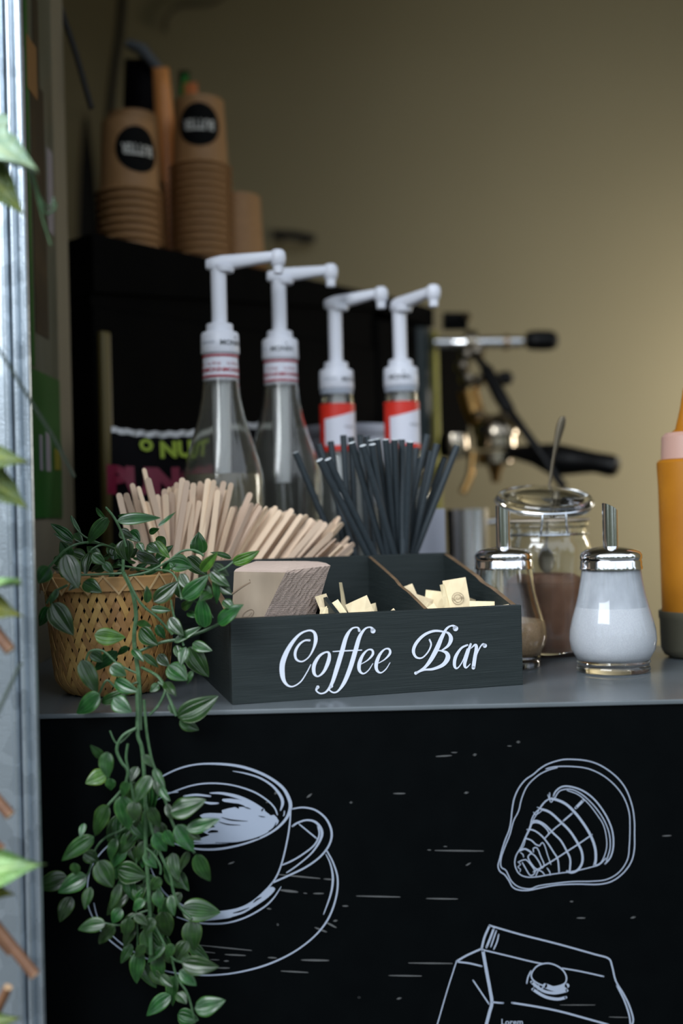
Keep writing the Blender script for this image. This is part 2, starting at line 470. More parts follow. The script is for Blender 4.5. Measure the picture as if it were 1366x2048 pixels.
def ribbon(pts, tf, n=7, wscale=1.0, closed=False, wmin=0.3):
    """pts (x, y, w) in drawing units -> flat ribbon; tf maps (x, y) to 3-D"""
    D = catmull(pts, n, closed)
    vs, fs = [], []
    N = len(D)
    for i, (x_, y_, w_) in enumerate(D):
        a = D[(i - 1) % N] if closed else D[max(i - 1, 0)]; b = D[(i + 1) % N] if closed else D[min(i + 1, N - 1)]
        dx, dy = b[0] - a[0], b[1] - a[1]
        l = math.hypot(dx, dy) or 1
        nx, ny = -dy / l, dx / l
        h = max(w_, wmin) * 0.5 * wscale
        vs.append(tf(x_ + nx * h, y_ + ny * h)); vs.append(tf(x_ - nx * h, y_ - ny * h))
    for i in range(N if closed else N - 1):
        j = (i + 1) % N
        fs.append((2 * i, 2 * j, 2 * j + 1, 2 * i + 1))
    if not closed:
        for c, (x_, y_, w_) in ((0, D[0]), (1, D[-1])):
            b = len(vs); h = max(w_, wmin) * 0.5 * wscale
            for k in range(10): vs.append(tf(x_ + h * cos(2 * pi * k / 10), y_ + h * sin(2 * pi * k / 10)))
            fs.append(tuple(range(b, b + 10)))
    return vs, fs

def drawer(ox, oy, s, Y0=PY):
    st = {'k': 0}
    def mk(geo, pts, n=6, ws=1.0, mi=0, closed=False, lift=0.0):
        st['k'] += 1
        Y = Y0 - lift - 0.000004 * (st['k'] % 40)
        def tf(a, b): return at(ox + a / s, oy + b / s, Y)
        v, f = ribbon(pts, tf, n, ws, closed)
        geo.add(v, f, mi)
    def fill(geo, pts, n=4, mi=0, lift=0.0):
        D = catmull(pts, n, True)
        geo.add([at(ox + a / s, oy + b / s, Y0 - lift) for a, b in D], [tuple(range(len(D)))], mi)
    return mk, fill

# cup and saucer drawing
cupg = Geo(); L, FILL = drawer(280, 1480, 2.846)
L(cupg, [(20, 300, 8), (60, 250, 8), (130, 205, 9), (230, 160, 9), (340, 137, 9), (480, 138, 13), (600, 158, 15), (720, 205, 15), (810, 270, 17), (850, 340, 20), (855, 390, 19), (830, 450, 15), (770, 510, 12), (680, 560, 10), (560, 600, 11), (430, 622, 13), (310, 618, 11), (200, 590, 9), (100, 530, 9), (30, 450, 9), (0, 380, 8)])
L(cupg, [(528, 177, 3), (600, 190, 8), (680, 215, 10), (750, 258, 12), (795, 310, 16), (812, 355, 17), (800, 400, 8)])
L(cupg, [(90, 345, 6), (150, 312, 7), (215, 285, 8), (300, 258, 8), (400, 246, 8), (520, 256, 8), (640, 292, 9), (720, 340, 9), (765, 385, 9), (782, 425, 8)])
L(cupg, [(120, 300, 5), (170, 300, 7), (215, 296, 7)])
L(cupg, [(822, 405, 7), (820, 425, 7), (815, 432, 4)])
L(cupg, [(250, 320, 10), (320, 312, 13), (400, 320, 10)])
L(cupg, [(360, 352, 8), (400, 360, 14), (445, 360, 9)])
L(cupg, [(400, 302, 7), (470, 304, 14), (560, 325, 20), (640, 362, 22), (700, 400, 20)])
FILL(cupg, [(465, 400), (540, 382), (600, 380), (560, 362), (480, 352), (472, 335), (560, 338), (640, 368), (700, 395), (745, 430), (762, 425), (790, 460), (770, 490), (720, 530), (640, 562), (540, 583), (440, 592), (340, 585), (300, 575), (370, 550), (395, 540), (360, 525), (370, 505), (430, 495), (400, 480), (340, 430), (400, 415), (470, 418)], 2)
L(cupg, [(300, 590, 6), (380, 590, 5), (460, 588, 4)])
m_cut_ = 1
for q in ([(465, 440, 3), (520, 455, 7), (612, 462, 2)], [(450, 466, 3), (500, 480, 6), (570, 484, 2)], [(390, 525, 8), (410, 520, 14), (440, 520, 10)], [(430, 585, 3), (560, 582, 4), (680, 556, 3)], [(590, 380, 2), (610, 386, 6), (630, 392, 2)], [(675, 432, 2), (695, 436, 5), (712, 438, 2)], [(480, 352, 2), (530, 372, 6), (560, 386, 8)], [(730, 520, 2), (760, 500, 6), (775, 470, 3)]):
    L(cupg, q, mi=1, lift=0.0003)
L(cupg, [(858, 395, 8), (852, 480, 9), (838, 570, 9), (810, 690, 9), (775, 780, 9), (720, 850, 9), (640, 920, 9), (560, 960, 10), (450, 980, 12), (330, 985, 10)])
L(cupg, [(-20, 440, 8), (0, 560, 8), (50, 700, 10), (95, 800, 9), (150, 880, 9), (240, 940, 12), (330, 985, 12)])
FILL(cupg, [(455, 975), (560, 960), (615, 935), (680, 890), (735, 838), (770, 848), (730, 895), (650, 950), (560, 1000), (460, 1020), (340, 1030), (420, 1000)], 3)
for q in ([(530, 985, 3), (570, 975, 8), (620, 955, 3)], [(520, 1010, 3), (600, 985, 7), (700, 925, 5), (740, 890, 3)], [(645, 925, 3), (665, 908, 8), (690, 895, 3)]):
    L(cupg, q, mi=1, lift=0.0003)
L(cupg, [(210, 1008, 7), (300, 1035, 9), (400, 1046, 10), (500, 1040, 9), (600, 1010, 9), (700, 955, 9), (760, 900, 8), (803, 835, 4)])
L(cupg, [(868, 392, 8), (930, 384, 9), (1000, 400, 10), (1060, 450, 11), (1090, 520, 12), (1080, 590, 11), (1030, 660, 10), (950, 720, 10), (860, 765, 10), (755, 812, 10)])
L(cupg, [(868, 490, 11), (900, 470, 10), (950, 456, 10), (1000, 468, 13), (1032, 510, 16), (1030, 560, 14), (980, 640, 9), (900, 710, 8), (835, 755, 7)])
L(cupg, [(905, 478, 7), (950, 515, 8), (1005, 560, 9)])
L(cupg, [(1012, 490, 9), (1020, 540, 9), (990, 600, 9), (920, 655, 9), (860, 690, 9), (808, 712, 8)])
L(cupg, [(1062, 628, 8), (1100, 700, 9), (1125, 790, 10), (1115, 900, 10), (1070, 1020, 10), (990, 1120, 9), (870, 1210, 9), (720, 1280, 10), (560, 1322, 9), (420, 1338, 9), (300, 1336, 9), (170, 1320, 9), (30, 1275, 9), (-110, 1190, 9), (-220, 1090, 9), (-290, 960, 9), (-300, 850, 9), (-280, 730, 9), (-220, 640, 9), (-130, 560, 8), (-30, 510, 8)])
L(cupg, [(1058, 650, 5), (1085, 710, 8), (1098, 790, 12), (1085, 880, 10), (1045, 992, 5)])
L(cupg, [(-262, 930, 8), (-240, 1010, 8), (-180, 1090, 6), (-90, 1170, 9), (30, 1240, 9), (100, 1262, 12)])
cupo = cupg.obj('cup_drawing', [m_print, m_panel], ctr)

# croissant drawing
crg = Geo(); L, FILL = drawer(960, 1480, 4.018)
def LL(geo, pts, w, closed=False, n=5):
    L(geo, [(a, b, w) for a, b in pts], n=n, closed=closed)
LL(crg, [(700, 155), (620, 168), (540, 195), (480, 232), (430, 275), (365, 320), (310, 390), (275, 470), (258, 560), (250, 640), (235, 720), (200, 810), (175, 890), (160, 950), (145, 1010), (160, 1055), (200, 1085), (235, 1135), (260, 1180), (310, 1205), (390, 1208), (480, 1190), (620, 1165), (780, 1158), (950, 1160), (1060, 1135), (1150, 1070), (1215, 980), (1240, 880), (1242, 760), (1240, 640), (1220, 520), (1170, 390), (1090, 290), (970, 205), (850, 165)], 10, True)
LL(crg, [(530, 232), (600, 215), (720, 212), (860, 228), (980, 280), (1080, 360), (1155, 460), (1198, 580), (1205, 700), (1200, 850), (1185, 960), (1120, 1060), (1020, 1120), (900, 1135), (740, 1138), (580, 1155), (470, 1172), (400, 1196), (310, 1180), (250, 1130), (210, 1050), (170, 1020), (170, 950), (200, 860), (240, 760), (270, 650), (310, 570), (335, 470), (380, 370), (460, 290), (540, 245), (620, 222)], 9)
LL(crg, [(590, 450), (610, 410), (660, 375), (730, 375), (820, 405), (900, 460), (970, 540), (1030, 640), (1065, 740), (1072, 850), (1050, 940), (1005, 995)], 12)
LL(crg, [(600, 470), (640, 410), (720, 395), (800, 425), (880, 490), (950, 570), (1005, 660), (1040, 760), (1045, 870), (1015, 970)], 9)
LL(crg, [(700, 405), (790, 440), (870, 510), (940, 600), (990, 680), (1015, 780), (1015, 880), (975, 980), (920, 1010)], 8)
LL(crg, [(560, 470), (620, 482), (690, 515), (760, 580), (830, 670), (890, 770), (925, 870), (930, 960), (918, 1010)], 20)
LL(crg, [(490, 555), (560, 580), (640, 650), (720, 730), (780, 820), (818, 900), (822, 980), (790, 1040), (740, 1065), (700, 1055)], 18)
LL(crg, [(415, 655), (460, 650), (520, 680), (590, 750), (650, 810), (695, 890), (725, 960), (720, 1060)], 14)
LL(crg, [(380, 720), (430, 725), (490, 765), (545, 830), (590, 900), (625, 960), (635, 1060)], 12)
LL(crg, [(405, 690), (430, 665), (480, 670), (530, 710), (552, 750), (520, 790)], 10)
LL(crg, [(365, 790), (410, 805), (450, 840), (480, 850)], 11)
LL(crg, [(480, 850), (500, 825), (520, 850), (545, 930), (570, 1000)], 8)
LL(crg, [(430, 900), (430, 870), (460, 870), (490, 940), (515, 1000), (500, 1030)], 9)
LL(crg, [(390, 930), (410, 915), (440, 930), (480, 990), (490, 1030), (450, 1035), (410, 990), (388, 950)], 10, True)
LL(crg, [(320, 890), (360, 875), (400, 895), (420, 915)], 14)
LL(crg, [(310, 980), (345, 965), (380, 970), (440, 1050), (430, 1080), (400, 1085), (360, 1020), (340, 985)], 9)
LL(crg, [(305, 980), (325, 1000), (305, 1020), (325, 1040), (320, 1060)], 7)
LL(crg, [(350, 940), (345, 920), (325, 905)], 8)
LL(crg, [(560, 425), (555, 470), (520, 500), (480, 550), (440, 590), (415, 640), (400, 700), (360, 790), (330, 860), (290, 930), (280, 1000), (310, 1070), (370, 1100), (450, 1100), (540, 1085), (640, 1070), (720, 1060), (800, 1045), (900, 1020), (960, 1000), (1010, 950)], 9)
LL(crg, [(600, 470), (540, 480), (490, 530), (460, 590), (430, 640), (400, 720), (370, 780), (350, 850), (310, 900)], 7)
LL(crg, [(830, 485), (770, 545)], 22); LL(crg, [(740, 590), (670, 650)], 13)
LL(crg, [(660, 665), (590, 720), (520, 790)], 10)
LL(crg, [(900, 760), (800, 830), (700, 895), (600, 960), (500, 1020), (430, 1060)], 11)
LL(crg, [(450, 1090), (470, 1050), (500, 1060), (520, 1085)], 9); LL(crg, [(540, 1030), (560, 1060), (565, 1085)], 9)
LL(crg, [(460, 540), (500, 560), (450, 600), (430, 580)], 7); LL(crg, [(545, 440), (570, 500), (600, 460)], 7)
crg.obj('croissant_drawing', m_print, ctr)['label'] = 'white outline drawing of a ribbed pastry'

# carton drawing
cag = Geo(); L, FILL = drawer(700, 1440, 2.051)
def C3(pts, w, n=4, closed=False, mi=0, lift=0.0): L(cag, [(a, b, w) for a, b in pts], n=n, closed=closed, mi=mi, lift=lift)
C3([(573, 843), (700, 880), (850, 918), (1000, 960), (1060, 978), (1075, 1010), (1090, 1070), (1120, 1120), (1145, 1170), (1162, 1230), (1150, 1260)], 7)
C3([(1095, 1090), (1125, 1150), (1145, 1210), (1150, 1250)], 7)
C3([(573, 843), (552, 890), (540, 938)], 9); C3([(540, 938), (480, 965), (437, 990)], 8)
C3([(437, 990), (400, 1105), (355, 1260)], 5)
C3([(545, 945), (560, 1030), (575, 1110), (582, 1160), (572, 1200), (556, 1262)], 13)
C3([(440, 992), (490, 998), (540, 1010)], 7); C3([(545, 943), (650, 968), (740, 990), (790, 1000)], 6)
C3([(870, 1018), (950, 1032), (1040, 1052)], 6)
C3([(505, 1068), (540, 1120), (570, 1165)], 6); C3([(582, 1157), (610, 1160), (628, 1161)], 7)
C3([(665, 1160), (760, 1175), (860, 1195), (960, 1222), (1060, 1250)], 8)
C3([(590, 855), (575, 895), (560, 932)], 9); C3([(600, 865), (588, 900), (578, 930)], 6); C3([(610, 880), (603, 910), (590, 940)], 6)
C3([(745, 1040), (770, 1008), (815, 998), (860, 1015), (885, 1045), (885, 1075), (860, 1090), (820, 1095), (780, 1085), (750, 1065)], 6, closed=True)
C3([(742, 1030), (730, 1055), (725, 1080)], 6)
C3([(745, 1075), (790, 1110), (840, 1120), (890, 1110)], 12); C3([(800, 1090), (850, 1105), (890, 1090)], 20); C3([(750, 1105), (800, 1135), (850, 1145), (885, 1138)], 12)
C3([(757, 1075), (755, 1095)], 5); C3([(775, 1085), (770, 1105)], 5); C3([(792, 1092), (785, 1112)], 5)
tv, tf_ = text_geo('Lorem', 34, 0.4)
cag.add([at(700 + (665 + a) / 2.051, 1440 + (1240 - b) / 2.051, PY - 0.0002) for a, b, c in tv], tf_)
cag.obj('carton_drawing', m_print, ctr)['label'] = 'white outline drawing of a drinks carton'

# dashes and flecks around the drawings
fg = Geo()
def dash(x0, y0, x1, y1, w):
    L, _ = drawer(0, 0, 1.0, PY + 0.0002)
    L(fg, [(x0, y0, w * 0.5), ((x0 + x1) / 2, (y0 + y1) / 2, w), (x1, y1, w * 0.6)], n=3)
for q in ((872, 1513, 903, 1511, 3), (903, 1505, 914, 1505, 2), (947, 1510, 952, 1509, 5), (1015, 1492, 1023, 1492, 2), (1034, 1484, 1039, 1484, 5), (787, 1587, 810, 1587, 3), (929, 1586, 936, 1585, 4), (700, 1605, 704, 1605, 4),
          (614, 1595, 623, 1588, 4), (855, 1700, 862, 1700, 2), (870, 1701, 967, 1702, 3), (887, 1693, 894, 1693, 2), (932, 1731, 941, 1726, 3), (713, 1792, 800, 1794, 3), (853, 1797, 915, 1798, 3), (1140, 1803, 1146, 1803, 3),
          (1154, 1836, 1170, 1836, 3), (1262, 1836, 1270, 1834, 4), (1325, 1672, 1342, 1671, 3), (817, 1926, 905, 1927, 3), (778, 1951, 843, 1952, 3), (716, 1995, 720, 1995, 4), (794, 1998, 802, 1996, 4), (1120, 2010, 1190, 2010, 2),
          (1218, 2034, 1256, 2035, 2), (457, 1728, 468, 1724, 3), (556, 1749, 640, 1757, 3), (648, 1758, 665, 1759, 3), (560, 1780, 595, 1784, 5), (607, 1786, 614, 1787, 2), (627, 1787, 647, 1787, 3), (534, 1817, 542, 1818, 3), (555, 1848, 556, 1850, 5),
          (395, 1890, 503, 1901, 2.5), (380, 1900, 430, 1906, 2), (450, 1909, 491, 1911, 3), (536, 1915, 553, 1916, 3), (603, 1920, 657, 1921, 4), (562, 1942, 616, 1945, 3), (630, 1855, 653, 1864, 4), (653, 1845, 672, 1855, 4),
          (667, 1842, 674, 1841, 4), (685, 1812, 696, 1812, 3), (420, 1919, 438, 1920, 2), (448, 1922, 457, 1922, 3), (436, 1936, 459, 1936, 3), (716, 1995, 720, 1995, 3), (532, 1605, 539, 1603, 3), (550, 1588, 553, 1584, 5), (378, 2020, 386, 2019, 3)):
    dash(*q)
fo = fg.obj('fleck_print', m_print2, ctr); fo['kind'] = 'stuff'; fo['label'] = 'scattered grey dashes printed between the drawings'

# ------------------------------------------------------------------ galvanised corner post
pp = []
x0 = -0.42; PYD = 0.85; xr = -0.2375
def rib(c, w, h, n=10):
    return [(c - w / 2 + w * k / n, PYD - h * math.sin(pi * k / n) ** 0.7) for k in range(n + 1)]
prof = [(x0, PYD), (-0.2595, PYD)] + rib(-0.2553, 0.0066, 0.0045) + [(-0.2515, PYD + 0.003)] + rib(-0.2480, 0.0062, 0.0045) + [(-0.2445, PYD + 0.001), (-0.2425, PYD + 0.0005)] + rib(-0.2400, 0.0045, 0.003)[:-1] + [(xr, PYD + 0.0006), (xr - 0.001, PYD + 0.003), (xr - 0.03, PYD + 0.02), (xr - 0.035, 0.892), (x0, 0.892)]
vs = []; fs = []
NZ = 2
for z in (0.0, 2.62):
    vs += [(a, b, z) for a, b in prof]
n = len(prof)
for k in range(n):
    fs.append((k, (k + 1) % n, n + (k + 1) % n, n + k))
fs.append(tuple(range(n))); fs.append(tuple(range(2 * n - 1, n - 1, -1)))
post = mesh('steel_post', vs, fs, m_galv, None)
tag(post, 'ribbed galvanised steel corner post beside the counter', 'post')

# ------------------------------------------------------------------ poster on the partition
po = tag(empty('poster', (-0.339, 1.27, 1.16)), 'green based poster hanging edge-on on the wall behind the steel post', 'poster')
def patch(name, y0, y1, z0, z1, m, d=0.0012, slant=0.0):
    X = -0.3395
    vs = [(X + d - 0.001, y0, z0), (X + d - 0.001, y1, z0 + slant), (X + d - 0.001, y1, z1 + slant), (X + d - 0.001, y0, z1)]
    vs += [(v[0] + 0.0004, v[1], v[2]) for v in vs]
    vs = [(a + 0.339, b - 1.27, c - 1.16) for a, b, c in vs]
    return mesh(name, vs, [(3, 2, 1, 0), (4, 5, 6, 7), (0, 1, 5, 4), (1, 2, 6, 5), (2, 3, 7, 6), (3, 0, 4, 7)], m, po)
patch('sheet', 1.195, 1.335, 1.16, 1.95, m_posterbase)
patch('green_field', 1.196, 1.334, 1.161, 1.327, m_green, 0.002)
m_pbrown = mat('dark_brown_print', (0.022, 0.014, 0.006), 0.5, noise=(12, (0.05, 0.03, 0.012), 0.5, 0.7))
m_pgrey = mat('lilac_grey_print', (0.24, 0.22, 0.24), 0.5)
patch('bottle_print', 1.235, 1.29, 1.37, 1.66, m_pbrown, 0.002)
patch('bottle_neck_print', 1.25, 1.275, 1.66, 1.76, m_pbrown, 0.002)
patch('flame_print', 1.222, 1.262, 1.64, 1.70, mat('amber_print', (0.20, 0.10, 0.03), 0.6), 0.0026)
patch('stripe_print', 1.30, 1.325, 1.50, 1.60, m_pgrey, 0.002)
patch('stripe_print', 1.203, 1.212, 1.40, 1.68, m_pgrey, 0.002)
patch('leaf_print', 1.215, 1.228, 1.33, 1.78, m_green, 0.002)
patch('white_mark', 1.236, 1.248, 1.215, 1.255, m_pgrey, 0.003)
patch('code_print', 1.262, 1.282, 1.215, 1.26, m_pgrey, 0.003)
patch('yellow_mark', 1.30, 1.325, 1.218, 1.243, mat('yellow_print', (0.22, 0.19, 0.02), 0.5), 0.003)

# ------------------------------------------------------------------ coffee bar box
BF = Vector((-0.0955, 0.924, 1.0)); BYAW = R(15.3)
E1 = Vector((cos(BYAW), sin(BYAW), 0)); E2 = Vector((-sin(BYAW), cos(BYAW), 0))
def bx(s, d, z): return BF + E1 * s + E2 * d + Vector((0, 0, z))
BW, BD, BH, BH2 = 0.2655, 0.192, 0.0722, 0.114
kb = tag(empty('condiment_box', BF, BYAW), 'dark painted wooden condiment box lettered Coffee Bar on its front', 'box')
T = 0.009
def plank(name, s0, s1, d0, d1, z0, z1, m=m_box, par=None, bev=0.0008):
    return box(name, s0, s1, d0, d1, z0, z1, m, par or kb, bev)
fp = plank('front_panel', 0, BW, 0, T, 0, BH)
plank('floor_panel', 0.003, BW - 0.003, T, BD - T, 0.0005, 0.006)
plank('back_panel', 0, BW, BD - T, BD, 0, BH2)
def sideboard(name, s0, th, z0=0.0, m2=None):
    N = 14
    prof = [(T + 0.0003, z0), (BD - T - 0.0003, z0)]
    top = []
    for k in range(N + 1):
        t = k / N
        d = (T + 0.0003) + (BD - 2 * T - 0.0006) * t
        z = BH - 0.001 + (BH2 - BH) * t + 0.0012 * sin(pi * t) - 0.0022 * math.exp(-((t - 0.40) / 0.05) ** 2)
        top.append((d, z))
    prof += top[::-1]
    n = len(prof)
    vs = [(s0, a, b) for a, b in prof] + [(s0 + th, a, b) for a, b in prof]
    fs = [tuple(range(n)), tuple(range(2 * n - 1, n - 1, -1))]; mi = [0, 0]
    for k in range(n):
        fs.append((k, n + k, n + (k + 1) % n, (k + 1) % n)); mi.append(1 if 2 <= k < n - 1 else 0)
    return mesh(name, vs, fs, [m_box, m2 or m_raw], kb, False, mi)
sideboard('side_panel', 0.0, 0.006); sideboard('side_panel', BW - 0.005, 0.005)
sideboard('divider', 0.0945, 0.004, 0.006, m_box); sideboard('divider', 0.1765, 0.0035, 0.006)
# lettering
lg = Geo(); FN = -E2; FP = BF - E2 * 0.0006
cnt = [0]
def lt(pts, w=1.0, closed=False):
    cnt[0] += 1
    off = FP - E2 * 0.00001 * cnt[0]
    Minv = kb.matrix_basis.inverted() if False else None
    def tf(a, b):
        p = on_plane(540 + a / 2.97, 1220 + b / 2.97, off, FN) - BF
        return (p.dot(E1), p.dot(E2), p.z)
    v, f = ribbon(pts, tf, 8, w * 1.1, closed); lg.add(v, f)
lt([(235, 180, 12), (205, 182, 9), (172, 207, 12), (150, 250, 15), (156, 292, 12), (190, 306, 8), (230, 280, 7), (258, 230, 12), (272, 175, 20), (262, 133, 15), (228, 122, 9), (172, 148, 13), (115, 220, 22), (76, 310, 28), (74, 385, 26), (92, 435, 15), (130, 455, 8), (180, 428, 7), (218, 372, 6), (242, 325, 5)])
lt([(335, 250, 9), (295, 272, 14), (263, 325, 20), (262, 375, 17), (285, 394, 8), (320, 365, 15), (347, 305, 21), (352, 262, 15)], closed=True)
lt([(530, 122, 15), (520, 104, 8), (485, 112, 10), (453, 160, 20), (428, 245, 24), (398, 345, 24), (368, 435, 18), (335, 484, 10), (300, 496, 8), (275, 478, 9), (284, 458, 18)])
lt([(612, 124, 28), (598, 103, 9), (565, 112, 10), (532, 160, 20), (508, 240, 24), (478, 340, 24), (442, 428, 20), (405, 480, 10), (375, 490, 8), (350, 470, 9), (364, 452, 20)])
lt([(374, 247, 5), (440, 243, 7), (545, 238, 6)])
for dx, dy in ((0, 0), (102, -5)):
    lt([(540 + dx, 322 + dy, 4), (580 + dx, 298 + dy, 7), (610 + dx, 264 + dy, 13), (606 + dx, 238 + dy, 11), (580 + dx, 238 + dy, 8), (550 + dx, 270 + dy, 15), (530 + dx, 322 + dy, 20), (532 + dx, 360 + dy, 16), (555 + dx, 378 + dy, 8), (585 + dx, 358 + dy, 6), (611 + dx, 318 + dy, 4)])
lt([(1102, 110, 30), (1085, 93, 10), (1052, 108, 12), (1022, 158, 20), (992, 228, 25), (955, 296, 22), (920, 340, 15), (880, 368, 12), (866, 375, 18)])
lt([(870, 372, 12), (915, 356, 10), (970, 350, 14), (1028, 325, 20), (1056, 285, 26), (1048, 255, 19), (1015, 242, 8), (985, 243, 5)])
lt([(1018, 241, 6), (1058, 212, 15), (1075, 172, 22), (1062, 140, 14), (1035, 128, 8)])
lt([(1050, 132, 8), (980, 124, 13), (918, 147, 15), (870, 195, 17), (852, 243, 17), (868, 280, 12), (903, 284, 8), (938, 250, 8), (957, 207, 9), (948, 177, 10)])
lt([(1172, 208, 10), (1135, 228, 12), (1102, 280, 18), (1096, 330, 16), (1112, 346, 8), (1142, 308, 6), (1172, 232, 8)])
lt([(1192, 203, 12), (1170, 268, 18), (1156, 322, 17), (1166, 343, 9), (1190, 320, 4)])
lt([(1194, 228, 4), (1218, 207, 12), (1226, 225, 18), (1216, 288, 20), (1208, 343, 20)])
lt([(1216, 300, 3), (1240, 236, 7), (1262, 204, 9), (1276, 212, 24)])
lo = lg.obj('lettering', m_letter, kb); lo['label'] = 'white script lettering reading Coffee Bar'

# ------------------------------------------------------------------ napkin stack
nk = tag(empty('napkin_stack', bx(0.045, 0.06, 0.006)), 'thick stack of folded kraft paper napkins leaning in the box beside the plant', 'napkins')
def loc_(p, o): return tuple(Vector(p) - o.location)
flo = 1.0068
def flr(s, d): p = bx(s, d, 0); p.z = flo; return p
rings = [
    [flr(0.010, 0.022), flr(0.030, 0.018), flr(0.076, 0.05), flr(0.05, 0.12)],
    [at(463, 1248, 0.958), at(521, 1248, 0.957), at(626, 1246, 1.008), at(600, 1200, 1.07)],
    [at(468, 1143, 0.965), at(571, 1145, 0.96), at(648, 1160, 1.01), at(640, 1135, 1.075)],
    [at(472, 1138, 0.968), at(574, 1141, 0.966), at(661, 1131, 1.01), at(652, 1126, 1.07)],
    [at(490, 1130, 1.0), at(572, 1136, 0.985), at(650, 1126, 1.03), at(636, 1123, 1.07)],
    [at(512, 1122, 1.05), at(570, 1122, 1.05), at(615, 1122, 1.06), at(610, 1122, 1.075)]]
rings[2][2] = at(655, 1148, 1.01)
vs, fs, mi, uvs = [], [], [], []
NU = 20
rs = []
for a, b in zip(rings[:-1], rings[1:]):
    steps = 10 if a is rings[1] or a is rings[0] else 2
    for k in range(steps):
        t = k / steps; rs.append(([p.lerp(q, t) for p, q in zip(a, b)], 0))
rs.append((rings[-1], 0))
rnd = random.Random(5)
segs = [6, 20, 6, 6]
jit = [rnd.uniform(-1, 1) for _ in range(400)]
for ri, (rg, _) in enumerate(rs):
    col = 0
    for side in range(4):
        a, b = rg[side], rg[(side + 1) % 4]
        for k in range(segs[side]):
            t = k / segs[side]
            p = a.lerp(b, t)
            if side == 1 and 0 < t:
                p = p + Vector((0.0004, -0.0004, 0)) * jit[(ri * 3 + k) % 400] * 0.8
            vs.append(loc_(p, nk)); uvs.append((t + side, ri / len(rs) * 2.2)); col += 1
    ncol = col
for r_ in range(len(rs) - 1):
    c = 0
    for side in range(4):
        for k in range(segs[side]):
            i = r_ * ncol + c; j = r_ * ncol + (c + 1) % ncol
            fs.append((i, j, j + ncol, i + ncol)); mi.append(1 if (side == 1 or side == 2 or r_ >= 20) else 0); c += 1
fs.append(tuple((len(rs) - 1) * ncol + k for k in range(ncol))); mi.append(1)
fs.append(tuple(range(ncol - 1, -1, -1))); mi.append(0)
mesh('folded_sheets', vs, fs, [m_napface, m_layers], nk, False, mi, uvs)
tg = Geo()
def nkline(pts, w):
    o_ = Vector((0, 0, 0))
    v, f = ribbon([(a, b, w) for a, b in pts], lambda a, b: loc_(on_plane(200 + a / 2.439, 840 + b / 2.439, rings[1][0] - Vector((0, 0.0009, 0)), (rings[1][1] - rings[1][0]).cross(rings[2][0] - rings[1][0]).normalized()), nk), 5)
    tg.add(v, f)
nkline([(640, 850), (690, 815), (740, 790), (790, 768)], 7); nkline([(730, 780), (745, 800)], 6); nkline([(735, 788), (760, 805)], 5)
nkline([(690, 975), (700, 945), (730, 925), (748, 930), (745, 950), (722, 972)], 2.5); nkline([(700, 960), (722, 958), (740, 940)], 2)
tg.obj('twig_print', mat('napkin_ink', (0.17, 0.12, 0.08), 0.9), nk)
pb = [at(599, 1246, 0.99), at(634, 1196, 1.012), at(636, 1206, 1.014), at(631, 1244, 1.004)]

# ------------------------------------------------------------------ sugar sachets
def sachet_mesh(Ln, Wd, k):
    rnd = random.Random(k)
    vs, fs = [], []
    N = 7
    bend = rnd.uniform(-0.006, 0.006)
    for i in range(N + 1):
        t = i / N
        th = 0.0022 * (sin(pi * min(max((t - 0.06) / 0.88, 0), 1)) ** 0.5) + 0.0003
        yb = bend * sin(pi * t)
        for sgn in (-1, 1):
            for j in range(4):
                u = j / 3 - 0.5
                vs.append((u * Wd, yb + sgn * th * (1 - (2 * u) ** 4 * 0.95), t * Ln))
    for i in range(N):
        b = i * 8; c = b + 8
        for j in range(3):
            fs.append((b + j, b + j + 1, c + j + 1, c + j)); fs.append((b + 4 + j + 1, b + 4 + j, c + 4 + j, c + 4 + j + 1))
        fs.append((b + 3, b + 7, c + 7, c + 3)); fs.append((b + 4, b, c, c + 4))
    fs.append((0, 4, 5, 6, 7, 3, 2, 1)); b = N * 8; fs.append((b, b + 1, b + 2, b + 3, b + 7, b + 6, b + 5, b + 4))
    return vs, fs
sach_n = [0]
def sachet(px, py, Y, lean, yawd, pitch, wd, label, group, stamp=False, z0=None):
    """top centre seen at (px, py), Y deep; lean: degrees to the right, pitch: degrees away"""
    top = at(px, py, Y)
    up = Vector((sin(R(lean)), sin(R(pitch)) * cos(R(lean)), cos(R(lean)) * cos(R(pitch))))
    Ln = min(0.088, (top.z - (z0 or 1.0068) - abs(sin(R(lean))) * wd * 0.5) / max(up.z, 0.2))
    xax = Vector((cos(R(yawd)), sin(R(yawd)), 0)); xax = (xax - up * xax.dot(up)).normalized()
    yax = up.cross(xax)
    root = top - up * Ln
    if root.z < 1.0075: root.z = 1.0075
    sach_n[0] += 1
    v, f = sachet_mesh(Ln, wd, sach_n[0])
    o = mesh('sugar_sachet', v, f, m_sachet, None)
    m4 = Matrix.Identity(4)
    for r_, a in enumerate((xax, yax, up)):
        for c_ in range(3): m4[c_][r_] = a[c_]
    m4.translation = root
    o.matrix_world = m4
    tag(o, label, 'sachet', group)
    if stamp:
        g = Geo()
        for rr_ in (0.0056, 0.0036):
            v, f = ribbon([(rr_ * cos(a), rr_ * sin(a), 0.00045) for a in [2 * pi * k / 14 for k in range(14)]], lambda a, b: (a, -0.0035, Ln - 0.019 + b), 2, 1.0, True, 0.0001)
            v = [(q[0], -0.0033 - abs(0.0), q[2]) for q in v]
            g.add(v, f)
        tv, tf2 = text_geo('SUGAR', 0.0035)
        g.add([(a, -0.0033, Ln - 0.019 + b) for a, b, c in tv], tf2)
        s_ = g.obj('stamp', m_ink, o)
    return o
GS1, GS2 = 'cream sugar sachets in the middle compartment', 'cream sugar sachets in the end compartment'
sachet(681, 1166, 1.03, 1, 80, 4, 0.016, 'cream sachet standing upright edge-on, its pointed tip highest in the middle compartment', GS1)
